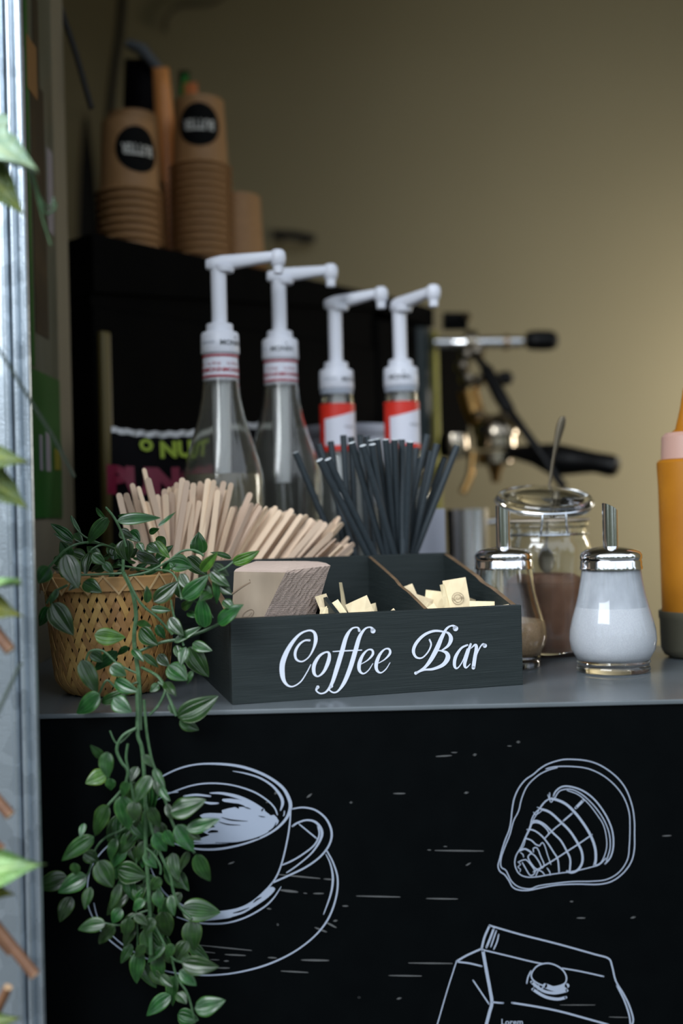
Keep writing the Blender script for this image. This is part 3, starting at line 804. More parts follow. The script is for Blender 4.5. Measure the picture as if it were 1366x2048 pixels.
sachet(712, 1200, 1.00, -24, 5, 12, 0.022, 'broad cream sachet leaning across beside the pointed one in the middle compartment', GS1, True)
sachet(641, 1190, 1.00, -16, 40, 6, 0.014, 'cream sachet poking out from behind the napkin stack', GS1)
sachet(660, 1208, 0.99, -30, 20, 5, 0.018, 'cream sachet low between the napkins and the upright sachet', GS1)
sachet(739, 1209, 1.03, -12, 30, 0, 0.014, 'darker cream sachet tip just behind the broad leaning one', GS1)
sachet(776, 1226, 1.00, -40, 10, 5, 0.014, 'cream sachet barely above the front edge beside the divider', GS1)
sachet(656, 1216, 0.985, 10, 15, 0, 0.014, 'small cream sachet tucked lowest beside the napkin stack', GS1)
sachet(806, 1174, 1.08, -20, 10, 8, 0.02, 'cream sachet resting against the divider at the back of the end compartment', GS2)
sachet(845, 1192, 1.07, 18, 10, 10, 0.022, 'wide cream sachet leaning right near the divider', GS2)
sachet(872, 1182, 1.075, 8, 5, 12, 0.02, 'cream sachet standing second from the divider in the end compartment', GS2)
sachet(889, 1168, 1.05, -9, 50, 4, 0.016, 'cream sachet pressed against the tallest stamped one', GS2)
sachet(908, 1158, 1.05, -8, 0, 8, 0.0225, 'tallest cream sachet with a round brown stamp', GS2, True)
sachet(852, 1216, 1.03, -30, 10, 4, 0.018, 'cream sachet lying low in front of the stamped one', GS2)
sachet(861, 1206, 1.045, 28, 20, 4, 0.014, 'folded cream sachet corner in front near the divider', GS2)
sachet(941, 1196, 1.06, 20, 30, 4, 0.014, 'narrow darker cream sachet just beyond the stamped one', GS2)
sachet(964, 1203, 1.025, 2, 8, 8, 0.024, 'broad cream sachet with a faint print, low before the right side board', GS2, True)
sachet(1008, 1210, 1.003, -6, 20, 0, 0.010, 'single cream sachet corner at the far end of the box front', GS2)
sachet(830, 1214, 1.05, -28, 10, 5, 0.018, 'cream sachet sliding down against the divider', GS2)
sachet(925, 1206, 1.06, -5, 10, 5, 0.018, 'cream sachet half hidden behind the base of the stamped one', GS2)
sachet(988, 1214, 1.015, -10, 10, 5, 0.018, 'cream sachet nearly flat before the last corner', GS2)

# ------------------------------------------------------------------ stirrers
sb = tag(empty('stirrer_tray', bx(0.03, BD + 0.03, 0), BYAW), 'low black wooden tray holding the wooden stirrers behind the box', 'tray')
def tray(s0, s1, d0, d1, h):
    c0, c1 = s0 - 0.03, s1 - 0.03; e0, e1 = d0 - 0.03, d1 - 0.03
    t = 0.004
    box('floor_panel', c0, c1, e0, e1, 0.0003, 0.004, m_box, sb)
    box('front_panel', c0, c1, e0, e0 + t, 0.0045, h, m_box, sb); box('back_panel', c0, c1, e1 - t, e1, 0.0045, h, m_box, sb)
    box('side_panel', c0, c0 + t, e0 + t, e1 - t, 0.0045, h, m_box, sb); box('side_panel', c1 - t, c1, e0 + t, e1 - t, 0.0045, h, m_box, sb)
tray(-0.088, 0.135, 0.003, 0.058, 0.078)

def stick_geo(Ln, Wd=0.0062, Th=0.0013, twist=0.0):
    out = []
    n = 5
    for k in range(n + 1):
        a = pi * k / n
        out.append((Wd / 2 * cos(a), Ln - Wd / 2 + Wd / 2 * sin(a)))
    for k in range(n + 1):
        a = pi + pi * k / n
        out.append((Wd / 2 * cos(a), Wd / 2 + Wd / 2 * sin(a)))
    m_ = len(out)
    vs = [(a, -Th / 2, b) for a, b in out] + [(a, Th / 2, b) for a, b in out]
    fs = [tuple(range(m_)), tuple(range(2 * m_ - 1, m_ - 1, -1))] + [(k, k + m_, (k + 1) % m_ + m_, (k + 1) % m_) for k in range(m_)]
    return vs, fs
stick_me = []
for Ln in (0.10, 0.115, 0.13, 0.145, 0.16, 0.175):
    v, f = stick_geo(Ln)
    me = bpy.data.meshes.new('wooden_stirrer'); me.from_pydata(v, [], f)
    me.materials.append(m_stir); me.update()
    stick_me.append((Ln, me))
TIPS = [(90, 355, -12), (125, 355, -16), (155, 308, -12), (185, 323, -15), (213, 234, -12), (232, 280, -13), (222, 397, -15), (280, 362, -4), (315, 335, 0), (338, 326, 2), (320, 360, 0), (350, 350, 2), (375, 303, 5), (378, 335, 8),
        (402, 280, 6), (426, 294, 10), (438, 398, 15), (458, 370, 12), (487, 393, 15), (456, 305, 5), (490, 298, 8), (528, 285, 8), (557, 291, 12), (541, 353, 15), (576, 340, 8), (605, 297, 14), (642, 305, 14), (632, 335, 16),
        (650, 423, 17), (736, 353, 25), (744, 404, 25), (775, 406, 33), (785, 418, 33), (815, 422, 32), (862, 420, 34), (882, 440, 36), (940, 433, 36), (962, 533, 42), (985, 460, 36), (1012, 462, 38), (1036, 480, 38), (1083, 490, 42),
        (1073, 558, 46), (1133, 549, 46), (1152, 580, 48), (1217, 605, 50), (1241, 600, 50), (1232, 625, 48), (1185, 612, 48), (1105, 500, 43), (1060, 520, 44)]
TIPS_BACK = [(100, 372, -14), (140, 400, -16), (170, 380, -10), (200, 380, -13), (250, 380, -8), (262, 372, -5), (296, 372, -2), (360, 322, 4), (388, 310, 7), (415, 330, 9), (440, 340, 10), (470, 320, 7), (508, 310, 9), (520, 330, 11), (548, 300, 9),
             (566, 320, 12), (590, 330, 13), (618, 340, 14), (662, 420, 18), (690, 440, 22), (700, 420, 22), (720, 400, 26), (760, 425, 30), (800, 440, 33), (830, 440, 34), (845, 430, 34), (900, 450, 36), (918, 445, 36), (955, 460, 38), (968, 480, 38),
             (1000, 480, 40), (1020, 500, 42), (1050, 490, 41), (1070, 510, 43), (1095, 530, 44), (1110, 560, 46), (1125, 570, 46), (1145, 600, 48), (1170, 600, 48), (1198, 620, 50), (1208, 595, 50), (1155, 482, 36), (1170, 470, 34), (1185, 500, 40), (1140, 500, 38), (1215, 570, 46),
             (905, 520, 38), (860, 500, 36), (770, 480, 30), (930, 560, 42), (1010, 560, 44), (680, 470, 22), (600, 430, 16), (510, 420, 13)]
rnd = random.Random(11)
def stick(px, py, ang, dd, label, twist):
    s = 0.0
    # depth follows the tray: find Y where the ray meets the line e2 = BD + dd
    n_ = E2
    p = on_plane(px, py, BF + E2 * (BD + dd), n_)
    up = Vector((sin(R(ang)), rnd.uniform(-0.06, 0.06), cos(R(ang)))).normalized()
    best = None
    for Ln, me in stick_me:
        q = p - up * Ln
        if q.z > 1.0052: best = (Ln, me)
    if best is None: best = stick_me[0]
    q = p - up * best[0]
    o = bpy.data.objects.new('wooden_stirrer', best[1]); COL.objects.link(o)
    xa = Vector((cos(R(twist)), sin(R(twist)), 0)); xa = (xa - up * xa.dot(up)).normalized(); ya = up.cross(xa)
    m4 = Matrix.Identity(4)
    for r_, a in enumerate((xa, ya, up)):
        for c_ in range(3): m4[c_][r_] = a[c_]
    m4.translation = q; o.matrix_world = m4
    tag(o, label, 'stirrer', 'wooden coffee stirrers fanned out behind the box')
    return o
ORD = ['first', 'second', 'third', 'fourth', 'fifth', 'sixth', 'seventh', 'eighth', 'ninth', 'tenth', 'eleventh', 'twelfth', 'thirteenth', 'fourteenth', 'fifteenth', 'sixteenth', 'seventeenth', 'eighteenth', 'nineteenth', 'twentieth']
order = sorted(range(len(TIPS)), key=lambda i: TIPS[i][0])
names = {}
for r_, i in enumerate(order):
    if i == 4: names[i] = 'wooden stirrer whose rounded tip stands highest of the whole fan'; continue
    if r_ < 20: names[i] = '%s wooden stirrer tip from the plant end of the fan' % ORD[r_]
    elif len(order) - 1 - r_ < 20: names[i] = '%s wooden stirrer tip from the straw end of the fan' % ORD[len(order) - 1 - r_]
    else: names[i] = '%s wooden stirrer tip beyond the fan middle, below the first syrup bottle' % ORD[r_ - 20]
for i, (a, b, c) in enumerate(TIPS):
    px, py = 200 + a / 2.439, 840 + b / 2.439
    stick(px, py, c, 0.012 + 0.018 * rnd.random(), names[i], rnd.uniform(-28, 28) if rnd.random() < 0.75 else rnd.uniform(40, 70))
for i, (a, b, c) in enumerate(TIPS_BACK):
    px, py = 200 + a / 2.439, 840 + b / 2.439
    stick(px, py, c + rnd.uniform(-3, 3), 0.032 + 0.018 * rnd.random(), 'wooden stirrer half hidden in the back rows of the fan', rnd.uniform(-60, 60))

# ------------------------------------------------------------------ straws
sc_ = tag(empty('straw_cup', bx(0.203, BD + 0.044, 0)), 'black cup holding the black paper straws behind the box', 'cup')
lathe('cup_body', [(0.0, 0.0005), (0.032, 0.0005), (0.036, 0.095), (0.0345, 0.095), (0.031, 0.004), (0.0, 0.004)], m_black, sc_, 32)
straw_me = {}
def straw_mesh(Ln):
    k = round(Ln, 3)
    if k in straw_me: return straw_me[k]
    r0, r1, n_ = 0.0036, 0.0029, 16
    vs, fs, mi = [], [], []
    for (r_, z_) in ((r0, 0), (r0, k), (r1, k), (r1, k - 0.02)):
        for j in range(n_): vs.append((r_ * cos(2 * pi * j / n_), r_ * sin(2 * pi * j / n_), z_))
    for lv in range(3):
        for j in range(n_):
            j2 = (j + 1) % n_
            fs.append((lv * n_ + j, lv * n_ + j2, (lv + 1) * n_ + j2, (lv + 1) * n_ + j)); mi.append(0 if lv == 0 else 1)
    me = bpy.data.meshes.new('paper_straw'); me.from_pydata(vs, [], fs)
    me.polygons.foreach_set('material_index', mi); me.polygons.foreach_set('use_smooth', [m_ == 0 for m_ in mi])
    me.materials.append(m_straw); me.materials.append(m_strawin); me.update()
    me.set_sharp_from_angle(angle=R(40))
    straw_me[k] = me; return me
STRAWS = [(85, 178, 0.39, 0.045, 'black paper straw leaning farthest left, apart from the bundle'), (215, 217, 0.48, -0.020, 'front black straw leaning left, first to cross the stirrers'), (262, 212, 0.465, -0.018, 'black straw running parallel just right of the first leaning one'),
          (212, 130, 0.30, 0.060, 'black straw behind the two parallel leaning ones, tip dark'), (277, 118, 0.10, 0.060, 'nearly upright black straw below the third syrup bottle'), (346, 85, 0.02, 0.058, 'upright black straw whose tip stands first among the highest row'),
          (388, 92, 0.02, 0.066, 'hidden upright black straw in the back of the highest row'), (392, 125, 0.27, -0.006, 'black straw with white rim, first of the central front leaning ones'), (452, 138, 0.28, -0.018, 'thick front black straw with white rim leaning across the centre'),
          (505, 135, 0.26, -0.016, 'front black straw beside the thick central one'), (438, 82, 0.05, 0.062, 'broad dark straw tip right behind the central front pair'), (475, 88, 0.04, 0.068, 'back row straw with dim tip behind the centre'),
          (500, 112, 0.12, 0.010, 'black straw with white rim peeping between the centre pair'), (530, 104, 0.12, 0.014, 'second white rimmed straw behind the centre pair'), (577, 105, 0.14, 0.000, 'black straw below the gap of the two short syrup bottles'),
          (626, 105, 0.11, 0.004, 'black straw third from the upright front one'), (665, 105, 0.06, 0.018, 'thin looking black straw beside the upright front one'), (710, 118, 0.04, -0.016, 'nearly vertical front black straw below the fourth syrup bottle'),
          (745, 150, -0.02, 0.060, 'dark straw hidden behind the vertical front one'), (805, 80, -0.25, 0.055, 'black straw leaning right with the highest tip on that side'), (858, 130, -0.26, 0.030, 'bluish lit black straw leaning right before the machine'),
          (900, 205, -0.36, 0.045, 'short black straw leaning right between two longer ones'), (970, 138, -0.42, 0.026, 'black straw leaning farthest right with a cut dark tip'), (820, 170, -0.22, 0.060, 'slim black straw in shade among the right leaning ones'),
          (600, 125, 0.08, 0.066, 'back straw filling the bundle behind the centre'), (690, 140, 0.0, 0.068, 'back straw filling the bundle behind the vertical one')]
for (a, b, sl, dd, lab) in STRAWS:
    p = on_plane(560 + a / 2.732, 840 + b / 2.732, BF + E2 * (BD + dd), E2)
    ang = math.atan(-sl) - ROLL * 0
    # aim the lower end into the cup
    cx, cy = sc_.location.x, sc_.location.y
    Ln0 = (p.z - 1.006)
    bxp = p.x + Ln0 * sl * 0.94
    bxp = min(max(bxp, cx - 0.026), cx + 0.026)
    byp = cy + (0.020 if p.y < cy - 0.02 else min(max((p.y - cy), -0.018), 0.018))
    q = Vector((bxp, byp, 1.0065))
    # keep the seen slope: stop on the cup wall line when the slope would miss the cup
    need = (p.x - cx) ; up = Vector((-sl, (p.y - q.y) / Ln0, 1)).normalized()
    Lmax = Ln0 / up.z - 0.002
    for kk in range(60):
        e_ = p - up * Lmax
        if math.hypot(e_.x - cx, e_.y - cy) < 0.0285 and e_.z > 1.005: break
        Lmax -= 0.002
    else:
        Lmax = Ln0 / up.z * 0.7
    e_ = p - up * Lmax
    if math.hypot(e_.x - cx, e_.y - cy) > 0.0285:
        up = (p - q).normalized(); Lmax = (p - q).length
    me = straw_mesh(Lmax)
    o = bpy.data.objects.new('paper_straw', me); COL.objects.link(o)
    o.rotation_mode = 'QUATERNION'; o.rotation_quaternion = up.to_track_quat('Z', 'Y'); o.location = p - up * Lmax
    tag(o, lab, 'straw', 'black paper straws standing behind the box')

# ------------------------------------------------------------------ syrup bottles with pumps
def curved_text(txt, size, r, z, ang0, m, parent, name, bold=0.0):
    v, f = text_geo(txt, size, bold)
    vs = [((r) * sin(a / r + ang0), -(r) * cos(a / r + ang0), z + b) for a, b, c in v]
    return mesh(name, vs, f, m, parent)

def arm_geo(Ln):
    """pump arm along +x with a rounded back end and a drooping nozzle"""
    rows = []
    N = 14
    for i in range(N + 1):
        t = i / N
        x_ = -0.014 + (Ln + 0.014) * t
        wid = 0.0095 * (1 - 0.42 * t) if t > 0.12 else 0.0095 * (0.35 + 0.65 * math.sqrt(t / 0.12))
        lo = -0.0088 + 0.0060 * max(0, (t - 0.35) / 0.65) if t > 0.06 else -0.006
        hi = 0.0082 - 0.0035 * max(0, 0.2 - t) / 0.2
        lift = 0.006 * t
        rows.append((x_, wid, lo + lift, hi + lift))
    vs, fs = [], []
    K = 12
    for x_, w_, lo, hi in rows:
        for k in range(K):
            a = 2 * pi * k / K
            cy_, cz_ = cos(a), sin(a)
            e_ = 0.6
            y_ = w_ * math.copysign(abs(cy_) ** e_, cy_)
            z_ = (lo + hi) / 2 + (hi - lo) / 2 * math.copysign(abs(cz_) ** e_, cz_)
            vs.append((x_, y_, z_))
    for i in range(N):
        for k in range(K):
            k2 = (k + 1) % K
            fs.append((i * K + k, (i + 1) * K + k, (i + 1) * K + k2, i * K + k2))
    fs.append(tuple(range(K))); fs.append(tuple(N * K + k for k in range(K - 1, -1, -1)))
    return vs, fs

def syrup_bottle(loc, sc, label, prof, zcap, plung, armyaw, armlen, kind, text_ang, glass):
    b = tag(empty('syrup_bottle', loc), label, 'bottle', 'syrup bottles with white pumps')
    wall = 0.0022
    inner = [(max(r_ - wall, 0.001), z_ + (wall if i == 0 else 0)) for i, (r_, z_) in enumerate(prof)]
    full = [(0, 0.001)] + prof + inner[::-1] + [(0, wall + 0.001)]
    lathe('glass_body', full, glass, b, 48)
    rn = prof[-1][0]
    # cap
    cap = lathe('pump_cap', [(rn + 0.0005, zcap), (rn + 0.0022, zcap), (rn + 0.0028, zcap + 0.001), (rn + 0.0022, zcap + 0.0225), (rn + 0.0008, zcap + 0.0245), (0.0155, zcap + 0.0248), (0.0152, zcap + 0.0335), (0.0140, zcap + 0.0345), (0.0085, zcap + 0.0348), (0.0085, zcap + 0.030), (0, zcap + 0.03)], m_white, b, 40)
    curved_text('MONIN', 0.0085, rn + 0.0031, zcap + 0.0105, text_ang, m_darkprint, cap, 'cap_lettering', 0.00012)
    curved_text('DISPENSER', 0.0042, rn + 0.0031, zcap + 0.0115, text_ang - 1.35, m_greyring, cap, 'cap_lettering')
    lathe('crown_mark', [(0.0, -0.001), (0.0009, 0), (0, 0.0022)], m_darkprint, b, 8, loc=((rn + 0.0026) * sin(text_ang + 0.25), -(rn + 0.0026) * cos(text_ang + 0.25), zcap + 0.017))
    lathe('plunger', [(0.0088, zcap + 0.033), (0.0090, plung), (0, plung)], m_white, b, 24)
    v, f = arm_geo(armlen)
    ca, sa = cos(armyaw), sin(armyaw)
    g = Geo(); g.add([(x_ * ca - y_ * sa, x_ * sa + y_ * ca, z_ + plung + 0.005) for x_, y_, z_ in v], f)
    am = g.obj('pump_arm', m_white, b, True); am.data.set_sharp_from_angle(angle=R(50))
    ex, ey = armlen * ca, armlen * sa
    lathe('nozzle', [(0, -0.0165), (0.0055, -0.0165), (0.0062, -0.008), (0.0082, -0.006), (0.0094, 0.002), (0.0088, 0.007), (0.006, 0.0105), (0, 0.012)], m_white, b, 24, loc=(ex, ey, plung + 0.010))
    lathe('arm_socket', [(0, -0.004), (0.011, -0.004), (0.0125, 0.0), (0.0125, 0.003), (0, 0.003)], m_white, b, 24, loc=(0.006 * ca, 0.006 * sa, plung - 0.001))
    lathe('pump_tube', [(0, 0.195 if kind == 1 else 0.16), (0.0088, 0.195 if kind == 1 else 0.16), (0.0098, 0.23), (0.0106, zcap - 0.002), (0, zcap - 0.002)], m_white, b, 28)
    if kind == 1:
        nl_ = lathe('neck_label', [(rn + 0.0009, zcap - 0.031), (rn + 0.0012, zcap - 0.031), (rn + 0.0007, zcap - 0.0008), (rn + 0.0004, zcap - 0.0008)], m_whitelab, b, 48)
        for zz in (zcap - 0.0045, zcap - 0.0275):
            lathe('red_stripe', [(rn + 0.0014, zz), (rn + 0.0016, zz + 0.0002), (rn + 0.0016, zz + 0.0024), (rn + 0.0013, zz + 0.0026)], m_pinkline, b, 48)
        for kq, q in enumerate((-0.55, 0.55, 1.65, -1.65)):
            curved_text('MONIN', 0.0068, rn + 0.0016, zcap - 0.0195, q + text_ang * 0.4, m_pinkline, nl_, 'label_lettering', 0.00015)
            curved_text('Le Sirop', 0.0048, rn + 0.0016, zcap - 0.0120, q + text_ang * 0.4, m_pinkline, nl_, 'label_lettering')
        lathe('syrup', [(0, 0.0034), (0.0425, 0.0034), (0.0443, 0.012), (0.0443, 0.190), (0.0428, 0.2055), (0.0, 0.2055)] if text_ang > 0.5 else [(0, 0.0034), (0.0425, 0.0034), (0.0443, 0.012), (0.0443, 0.15), (0.0, 0.15)], m_syrup if text_ang > 0.5 else m_syrup2, b, 48)
    else:
        lathe('cap_ring', [(rn + 0.0003, zcap - 0.007), (rn + 0.0012, zcap - 0.007), (rn + 0.0024, zcap - 0.0004), (rn + 0.0003, zcap - 0.0004)], m_greyring, b, 40)
        # wrap label: white with a slanting red band
        r_ = 0.0222; ztop = 0.298; zbot = 0.2375
        N = 48; g = Geo()
        for k in range(N):
            a0, a1 = 2 * pi * k / N, 2 * pi * (k + 1) / N
            def P(a, z): return ((r_ + 0.0006) * sin(a), -(r_ + 0.0006) * cos(a), z)
            def cut(a):
                s_ = sin(a - 0.55); return ztop - 0.0135 + 0.006 * s_ + (0 if cos(a) > -0.2 else 0.0)
            w0, w1 = cut(a0), cut(a1)
            left = -1.75 < ((a0 + pi) % (2 * pi) - pi) < -0.80
            g.add([P(a0, w0), P(a1, w1), P(a1, ztop), P(a0, ztop)], [(0, 1, 2, 3)], 1)
            g.add([P(a0, zbot), P(a1, zbot), P(a1, w1), P(a0, w0)], [(0, 1, 2, 3)], 1 if left else 0)
            l2 = zbot + 0.010 + 0.006 * sin(a0 - 0.3); l3 = zbot + 0.010 + 0.006 * sin(a1 - 0.3)
        lb = g.obj('wrap_label', [m_whitelab, m_redlab], b, True)
        curved_text('MONIN', 0.0048, r_ + 0.0009, 0.268, 0.75, m_darkprint, lb, 'label_lettering')
        lathe('lower_stripe', [(r_ + 0.0008, 0.2375), (r_ + 0.0011, 0.2377), (r_ + 0.0011, 0.2445), (r_ + 0.0008, 0.2447)], m_redlab, b, 48)
    b.scale = (sc, sc, sc)
    return b
tall = [(0.044, 0.0), (0.047, 0.006), (0.047, 0.190), (0.0455, 0.206), (0.0405, 0.226), (0.033, 0.250), (0.0265, 0.272), (0.0225, 0.292), (0.0205, 0.311), (0.0192, 0.345), (0.0192, 0.352)]
short = [(0.036, 0.0), (0.038, 0.006), (0.038, 0.165), (0.035, 0.185), (0.0275, 0.207), (0.0228, 0.228), (0.0220, 0.24), (0.0215, 0.30), (0.0195, 0.318), (0.0195, 0.326)]
def xat(px, py, Y): p = at(px, py, Y); return p.x
syrup_bottle((xat(445, 900, 1.25), 1.25, 1.0), 1.0, 'clear glass syrup bottle nearest the stirrers, its white pump arm the tallest', tall, 0.342, 0.440, R(4), 0.068, 1, 0.75, m_glass2)
syrup_bottle((xat(565, 900, 1.342), 1.342, 1.0), 1.015, 'clear glass syrup bottle with striped neck label behind the straws, second tallest pump', tall, 0.342, 0.438, R(12), 0.064, 1, 0.15, m_glass2)
syrup_bottle((xat(675, 850, 1.415), 1.415, 1.0), 1.0, 'short syrup bottle with red and white label between two pumps, third pump', short, 0.318, 0.4235, R(-18), 0.062, 2, 0.95, m_glass2)
syrup_bottle((xat(804, 850, 1.405), 1.405, 1.0), 1.0, 'short syrup bottle with red and white label nearest the espresso machine handle', short, 0.318, 0.4175, R(-48), 0.060, 2, -0.15, m_glass2)

# ------------------------------------------------------------------ sugar dispensers
def dispenser(cx, cy, label, fill, ftop, spoutyaw):
    d = tag(empty('sugar_dispenser', (cx, cy, 1.0)), label, 'sugar dispenser', 'glass sugar dispensers with steel spouts')
    out = [(0.0325, 0.0), (0.0345, 0.0008), (0.0352, 0.003), (0.0345, 0.0055), (0.0335, 0.007), (0.0352, 0.0095), (0.0345, 0.012), (0.0365, 0.0155), (0.0400, 0.022), (0.0415, 0.031), (0.0408, 0.040), (0.0385, 0.050), (0.0350, 0.062), (0.0318, 0.075), (0.0295, 0.088), (0.0282, 0.098), (0.0278, 0.108)]
    inn = [(max(r_ - 0.0022, 0), max(z_, 0.0145)) for r_, z_ in out if z_ > 0.011]
    lathe('glass_body', [(0, 0.001)] + out + inn[::-1] + [(0, 0.0143)], m_glass, d, 56)
    f2 = [(r_ - 0.0018, z_) for r_, z_ in out if 0.0145 < z_ < ftop]
    rl = f2[-1][0] - 0.0008
    lathe(fill[0], [(0, 0.0132), (0.031, 0.0132)] + f2 + [(rl, ftop), (rl * 0.6, ftop + 0.002), (rl * 0.2, ftop + 0.004), (0, ftop + 0.0045)], fill[1], d, 48)
    if ftop > 0.06:
        lathe('sugar_dust', [(r_ - 0.0019, z_) for r_, z_ in out if 0.055 < z_ < 0.1], m_dust, d, 48)
    lathe('steel_lid', [(0.0283, 0.099), (0.0296, 0.0985), (0.0298, 0.1005), (0.0292, 0.102), (0.0292, 0.106), (0.0286, 0.1075), (0.0294, 0.109), (0.0294, 0.1125), (0.0280, 0.1152), (0.0230, 0.1180), (0.0150, 0.1200), (0.0090, 0.1208), (0.0, 0.1210)], m_chrome, d, 56)
    # spout: open pipe cut at a slant
    n_ = 28; vs = []; fs = []
    r0, r1 = 0.0073, 0.0066
    cs, ss = cos(spoutyaw), sin(spoutyaw)
    for r_ in (r0, r1):
        for k in range(n_):
            a = 2 * pi * k / n_; vs.append((r_ * cos(a), r_ * sin(a), 0.119))
        for k in range(n_):
            a = 2 * pi * k / n_
            vs.append((r_ * cos(a), r_ * sin(a), 0.1585 - 0.0042 * (cos(a) * cs + sin(a) * ss)))
    for k in range(n_):
        k2 = (k + 1) % n_
        fs += [(k, k2, n_ + k2, n_ + k), (2 * n_ + k2, 2 * n_ + k, 3 * n_ + k, 3 * n_ + k2), (n_ + k, n_ + k2, 3 * n_ + k2, 3 * n_ + k)]
    sp_ = mesh('spout', vs, fs, m_chrome, d, True); sp_.data.set_sharp_from_angle(angle=R(40))
    return d
dispenser(xat(1226, 1300, 1.066), 1.066, 'pear shaped glass dispenser full of white sugar standing clear before the wall', ('white_sugar', m_sugar), 0.0635, R(20))
dispenser(xat(1012, 1300, 1.118), 1.118, 'glass dispenser with a little brown sugar, half hidden by the box corner', ('brown_sugar', m_brown), 0.046, R(20))

# ------------------------------------------------------------------ clip-top jar with cocoa
jx, jy = xat(1094, 1250, 1.205), 1.205
jar = tag(empty('storage_jar', (jx, jy, 1.0)), 'clip top glass jar of cocoa powder behind the two sugar dispensers', 'jar')
jo = [(r_, z_ * 0.9) for r_, z_ in [(0.040, 0.0), (0.0435, 0.002), (0.0455, 0.007), (0.0460, 0.03), (0.0465, 0.08), (0.0475, 0.105), (0.049, 0.118), (0.0495, 0.128), (0.0475, 0.136), (0.0450, 0.140), (0.0445, 0.152), (0.0475, 0.155), (0.0478, 0.159), (0.0455, 0.161)]]
ji = [(r_ - 0.003, max(z_, 0.006)) for r_, z_ in jo]
lathe('glass_body', [(0, 0.002)] + jo + ji[::-1] + [(0, 0.006)], m_glass, jar, 56)
lathe('cocoa_powder', [(0, 0.0055), (0.0412, 0.0055), (0.0432, 0.012), (0.0437, 0.05), (0.0441, 0.072), (0.043, 0.080), (0.030, 0.087), (0.015, 0.082), (0.0, 0.078)], m_cocoa, jar, 48)
lid = lathe('jar_lid', [(0.0, 0.0), (0.044, 0.0), (0.0505, 0.001), (0.0525, 0.004), (0.0525, 0.009), (0.0505, 0.012), (0.0465, 0.0125), (0.043, 0.011), (0.037, 0.014), (0.024, 0.0185), (0.010, 0.0205), (0.0, 0.0208),], m_glass, jar, 56)
lid.location = (0, 0, 0.1605); lid.rotation_euler = (R(15), R(1.5), 0)
lathe('rubber_seal', [(0.0445, 0.1452), (0.0488, 0.1452), (0.0488, 0.1470), (0.0445, 0.1470)], mat('clear_rubber', (0.35, 0.30, 0.24), 0.4), jar, 48)
def ring(name, r_, z_, w_, m, par, tilt=0.0, n=48):
    pts = [(r_ * cos(2 * pi * k / n), r_ * sin(2 * pi * k / n), z_ + r_ * sin(2 * pi * k / n) * tilt) for k in range(n + 1)]
    return tube(name, pts, w_, m, par, 6, False)
ring('wire_band', 0.0466, 0.1305, 0.0011, m_wire, jar)
ring('wire_lid_ring', 0.0532, 0.167, 0.0011, m_wire, jar, 0.27)
for sx_ in (-0.012, 0.0125):
    tube('wire_clip', [(sx_, -0.0535, 0.152), (sx_ * 1.02, -0.0545, 0.146), (sx_ * 1.12, -0.0525, 0.135), (sx_ * 1.2, -0.0490, 0.1300)], 0.0013, m_wire, jar, 8)
    lathe('clip_eye', [(0, -0.002), (0.0022, -0.0012), (0.0024, 0), (0.0022, 0.0012), (0, 0.002)], m_wire, jar, 12, loc=(sx_ * 1.25, -0.0492, 0.1305))
tube('wire_clip_bar', [(-0.0145, -0.0488, 0.1305), (0.0, -0.0505, 0.130), (0.0155, -0.0484, 0.1305)], 0.0011, m_wire, jar, 8)
# spoon
spn = tag(empty('spoon', (0, 0, 0)), 'thin metal spoon handle sticking up out of the storage jar', 'spoon')
hp = [at(1092, 1100, jy + 0.01), at(1098, 990, jy + 0.030), at(1101, 955, jy + 0.033), at(1107, 915, jy + 0.034), at(1117, 870, jy + 0.034), at(1123, 845, jy + 0.034), at(1126, 833, jy + 0.034)]
hp = catmull([tuple(p) for p in hp], 6)
g = Geo()
N = len(hp)
for i, p in enumerate(hp):
    t = i / (N - 1)
    w_ = 0.0022 + 0.0042 * max(0, sin(pi * min(max((t - 0.52) / 0.5, 0), 1))) ** 0.8 + (0.0 if t < 0.5 else 0.0)
    for k in range(6):
        a = 2 * pi * k / 6
        g.v.append((p[0] + w_ * 0.75 * cos(a), p[1] + 0.0011 * sin(a), p[2]))
for i in range(N - 1):
    for k in range(6):
        g.f.append((i * 6 + k, i * 6 + (k + 1) % 6, (i + 1) * 6 + (k + 1) % 6, (i + 1) * 6 + k)); g.m.append(0)
g.f.append(tuple(range(5, -1, -1))); g.m.append(0); g.f.append(tuple((N - 1) * 6 + k for k in range(6))); g.m.append(0)
m_spoon = mat('tarnished_steel', (0.10, 0.085, 0.06), 0.4, metal=0.8)
g.obj('handle', m_spoon, spn, True)
q0 = at(1092, 1100, jy + 0.01)
bw = lathe('bowl', [(0, -0.003), (0.006, -0.0022), (0.0095, 0), (0.0088, 0.0004), (0.0055, -0.0014), (0, -0.002)], m_spoon, spn, 24)
bw.location = q0 - Vector((0.001, 0.004, 0.011)); bw.rotation_euler = (R(82), 0, R(10)); bw.scale = (1, 1.5, 1)

